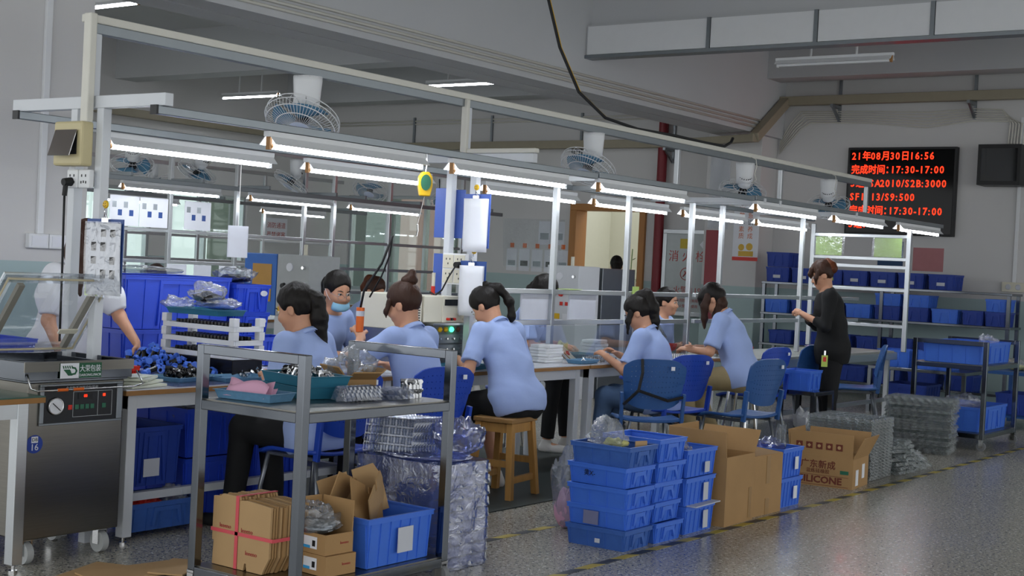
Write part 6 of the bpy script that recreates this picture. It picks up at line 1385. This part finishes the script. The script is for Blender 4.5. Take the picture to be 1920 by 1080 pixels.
for k in range(6):
    g = random.Random(k+50); a = g.uniform(0, 6.28); tx, ty, h_ = .2*math.cos(a), .2*math.sin(a), g.uniform(1.3, 1.85); mk('stem', MB().tube([(0, 0, .25), (tx*.4, ty*.4, h_*.6), (tx, ty, h_)], .008, 5), mat('stem_green', '55703c', .5), t)
    for j in range(9):
        b_ = g.uniform(0, 6.28); f_ = .55+.45*j/9; o = Vector((tx*f_, ty*f_, h_*f_)); d = Vector((math.cos(b_), math.sin(b_), g.uniform(-.5, .3)))*g.uniform(.15, .28); s_ = Vector((-d.y, d.x, 0)).normalized()*.016
        mk('leaf', MB().add([o, o+d*.4+s_, o+d, o+d*.4-s_], [(0, 1, 2, 3)]), mat('leaf_green', '3f5c30', .5), t)
one('file_holder', MB().box(0, .25, 0, .3, 0, .22).box(0, .25, .05, .08, .22, .24), mat('file_blue', '2e5f9e', .5), 'blue file holder inside the doorway', 'holder', (18.4, 10.45, 1.28), bev=.004); one('desk', MB().box(0, .6, 0, .7, 1.2, 1.28).box(0, .05, 0, .7, 0, 1.2).box(.55, .6, 0, .7, 0, 1.2), 'cream', 'cream counter inside the doorway', 'desk', (18.25, 10.3, 0))
# ------------------------------------------------------------------ crate rack along the end wall
t = thing('steel_rack', 'long steel rack of blue crates along the end wall', 'rack', (16.6, 0, 0))
for y in (4.8, 6.35, 7.95):
    for x in (0, .38): mk('post', MB().box(x, x+.04, y-.02, y+.02, 0, 1.38), 'steel', t)
for z in (.2, .6, 1.0, 1.4): mk('shelf', MB().box(-.01, .43, 4.76, 7.98, z-.03, z), 'steel', t, bev=.004)
GR = 'crates on the end wall rack'
ro = ['far left', 'second', 'third', 'fourth', 'fifth', 'sixth', 'seventh', 'eighth', 'ninth']
top = [7.78, 7.42, 7.05, 6.72, 6.36, 6.0, 5.62]
for k, y in enumerate(top):
    c = crate(f'blue crate, {ro[k]} along the top shelf of the end wall rack', 16.8, y, 1.401, .36, .33, .19, 'crate4', 0, GR, handles='x'); mk('label_card', MB().box(-.19, -.184, -.05, .05, .05, .09), 'paperg' if k != 2 else 'green', c)
crate('blue crate stacked on the far left crate of the top shelf', 16.8, 7.78, 1.595, .36, .33, .19, 'crate4', 0, GR, handles='x')
for k, y in enumerate((7.78, 7.4, 7.03, 6.66, 6.28, 5.92, 5.56, 5.22, 4.95)):
    crate(f'blue crate, {ro[k]} along the second shelf of the end wall rack', 16.8, y, 1.001, .36, .26 if k > 6 else .33, .17, 'crate4' if k % 3 else 'crate', 0, GR, handles='x')
    if k in (4, 5, 8): crate(f'upper blue crate on the {ro[k]} crate of the second shelf', 16.8, y, 1.174, .36, .26 if k > 6 else .33, .15, 'crate', 0, GR, handles='x')
for k, y in enumerate((7.7, 7.3, 6.9, 6.5, 6.1, 5.7, 5.3)): crate(f'blue crate, {ro[k]} along the third shelf of the end wall rack', 16.8, y, .601, .36, .33, .17, 'crate4', 0, GR, handles='x')
for k, y in enumerate((7.6, 7.15, 6.7, 6.25, 5.8, 5.35)): crate(f'blue crate, {ro[k]} along the lowest shelf of the end wall rack', 16.8, y, .201, .36, .36, .19, 'crate4', 0, GR, handles='x')
# right hand group
def steel_table(lb, x0, x1, y0, y1, h, m='steel'):
    t = thing('steel_table', lb, 'table', (x0, y0, 0)); L, D = x1-x0, y1-y0; mk('top', MB().box(0, L, 0, D, h-.035, h), m, t, bev=.003)
    for x in (0, L-.04):
        for y in (0, D-.04): mk('leg', MB().box(x, x+.04, y, y+.04, 0, h-.035), m, t)
    mk('lower_shelf', MB().box(.04, L-.04, .04, D-.04, .12, .135), m, t); return t
steel_table('low steel stool table with a blue crate, left of the standing woman', 10.95, 11.36, 4.72, 5.06, .5)
crate('blue crate on the low steel stool table', 11.12, 4.92, .501, .3, .26, .17, 'crate', .05, None, handles='y')
crate('blue crate on the floor under the low steel table', 11.1, 4.6, 0, .3, .24, .15, 'crate', .1, None, handles='x') if False else crate('blue crate on the floor before the low steel table', 10.75, 4.62, 0, .34, .3, .17, 'crate', .1, None, handles='x')
bag('white sack under the low steel table', (11.15, 4.88, .136), (.22, .22, .2), 60, 'white')
steel_table('steel table with two blue crates behind the right trolley', 15.0, 15.75, 4.75, 5.85, .52)
for k, y in enumerate((5.6, 5.15)): crate(f'blue crate on the steel table behind the right trolley, {["left", "right"][k]} one', 15.3, y, .521, .42, .38, .19, 'crate', 0, None, handles='x')
crate('blue crate on the floor shelf of the steel table behind the right trolley', 15.35, 5.45, .136, .5, .5, .2, 'crate4', 0, None, handles='x')
steel_table('blue painted table with bags at the right edge', 14.6, 15.6, 3.4, 4.45, .6, mat('blue_steel', '1f4c86', .4))
bag('clear bag of yellow parts on the blue table', (15.0, 4.2, .601), (.3, .3, .12), 62, fill=MATS['pale_yellow']); bag('dark bag on the blue table at the right edge', (15.0, 3.85, .601), (.3, .3, .14), 63, fill='parts_k')
for k in range(2): crate(f'dark blue crate under the blue table, {["left", "right"][k]} one', 15.1, 4.2-.45*k, .136, .5, .36, .22, 'crate4', 0, None, handles='x')
crate('wide blue crate on top of the right trolley', 12.9, 4.08, .762, .9, .54, .19, 'crate', .0, None, 'deep', handles='y'); crate('blue crate on the lower shelf of the right trolley', 12.92, 4.08, .152, .84, .54, .22, 'crate', 0, None, 'deep', handles='y')
bag('clear bag sticking up from the crate on the right trolley', (13.1, 3.95, .86), (.2, .2, .16), 65); bag('clear bags over the lower crate of the right trolley', (12.75, 4.05, .32), (.5, .4, .14), 66)
for x, z in ((12.9, .72), (13.05, .72), (12.6, .11), (13.0, .11)): pass
crate('blue bin on the floor behind the packing machine', 4.1, 6.35, 0, .5, .4, .82, 'crate3', 0, None, 'deep', handles='y'); crate('blue crate row on the bin behind the packing machine', 4.1, 6.35, .825, .5, .4, .12, 'crate3', 0, None, 'std', handles='y'); crate('tall blue bin at the left edge behind the packing machine', 3.8, 6.9, 0, .5, .45, 1.08, 'crate3', .1, None, 'deep', handles='y')
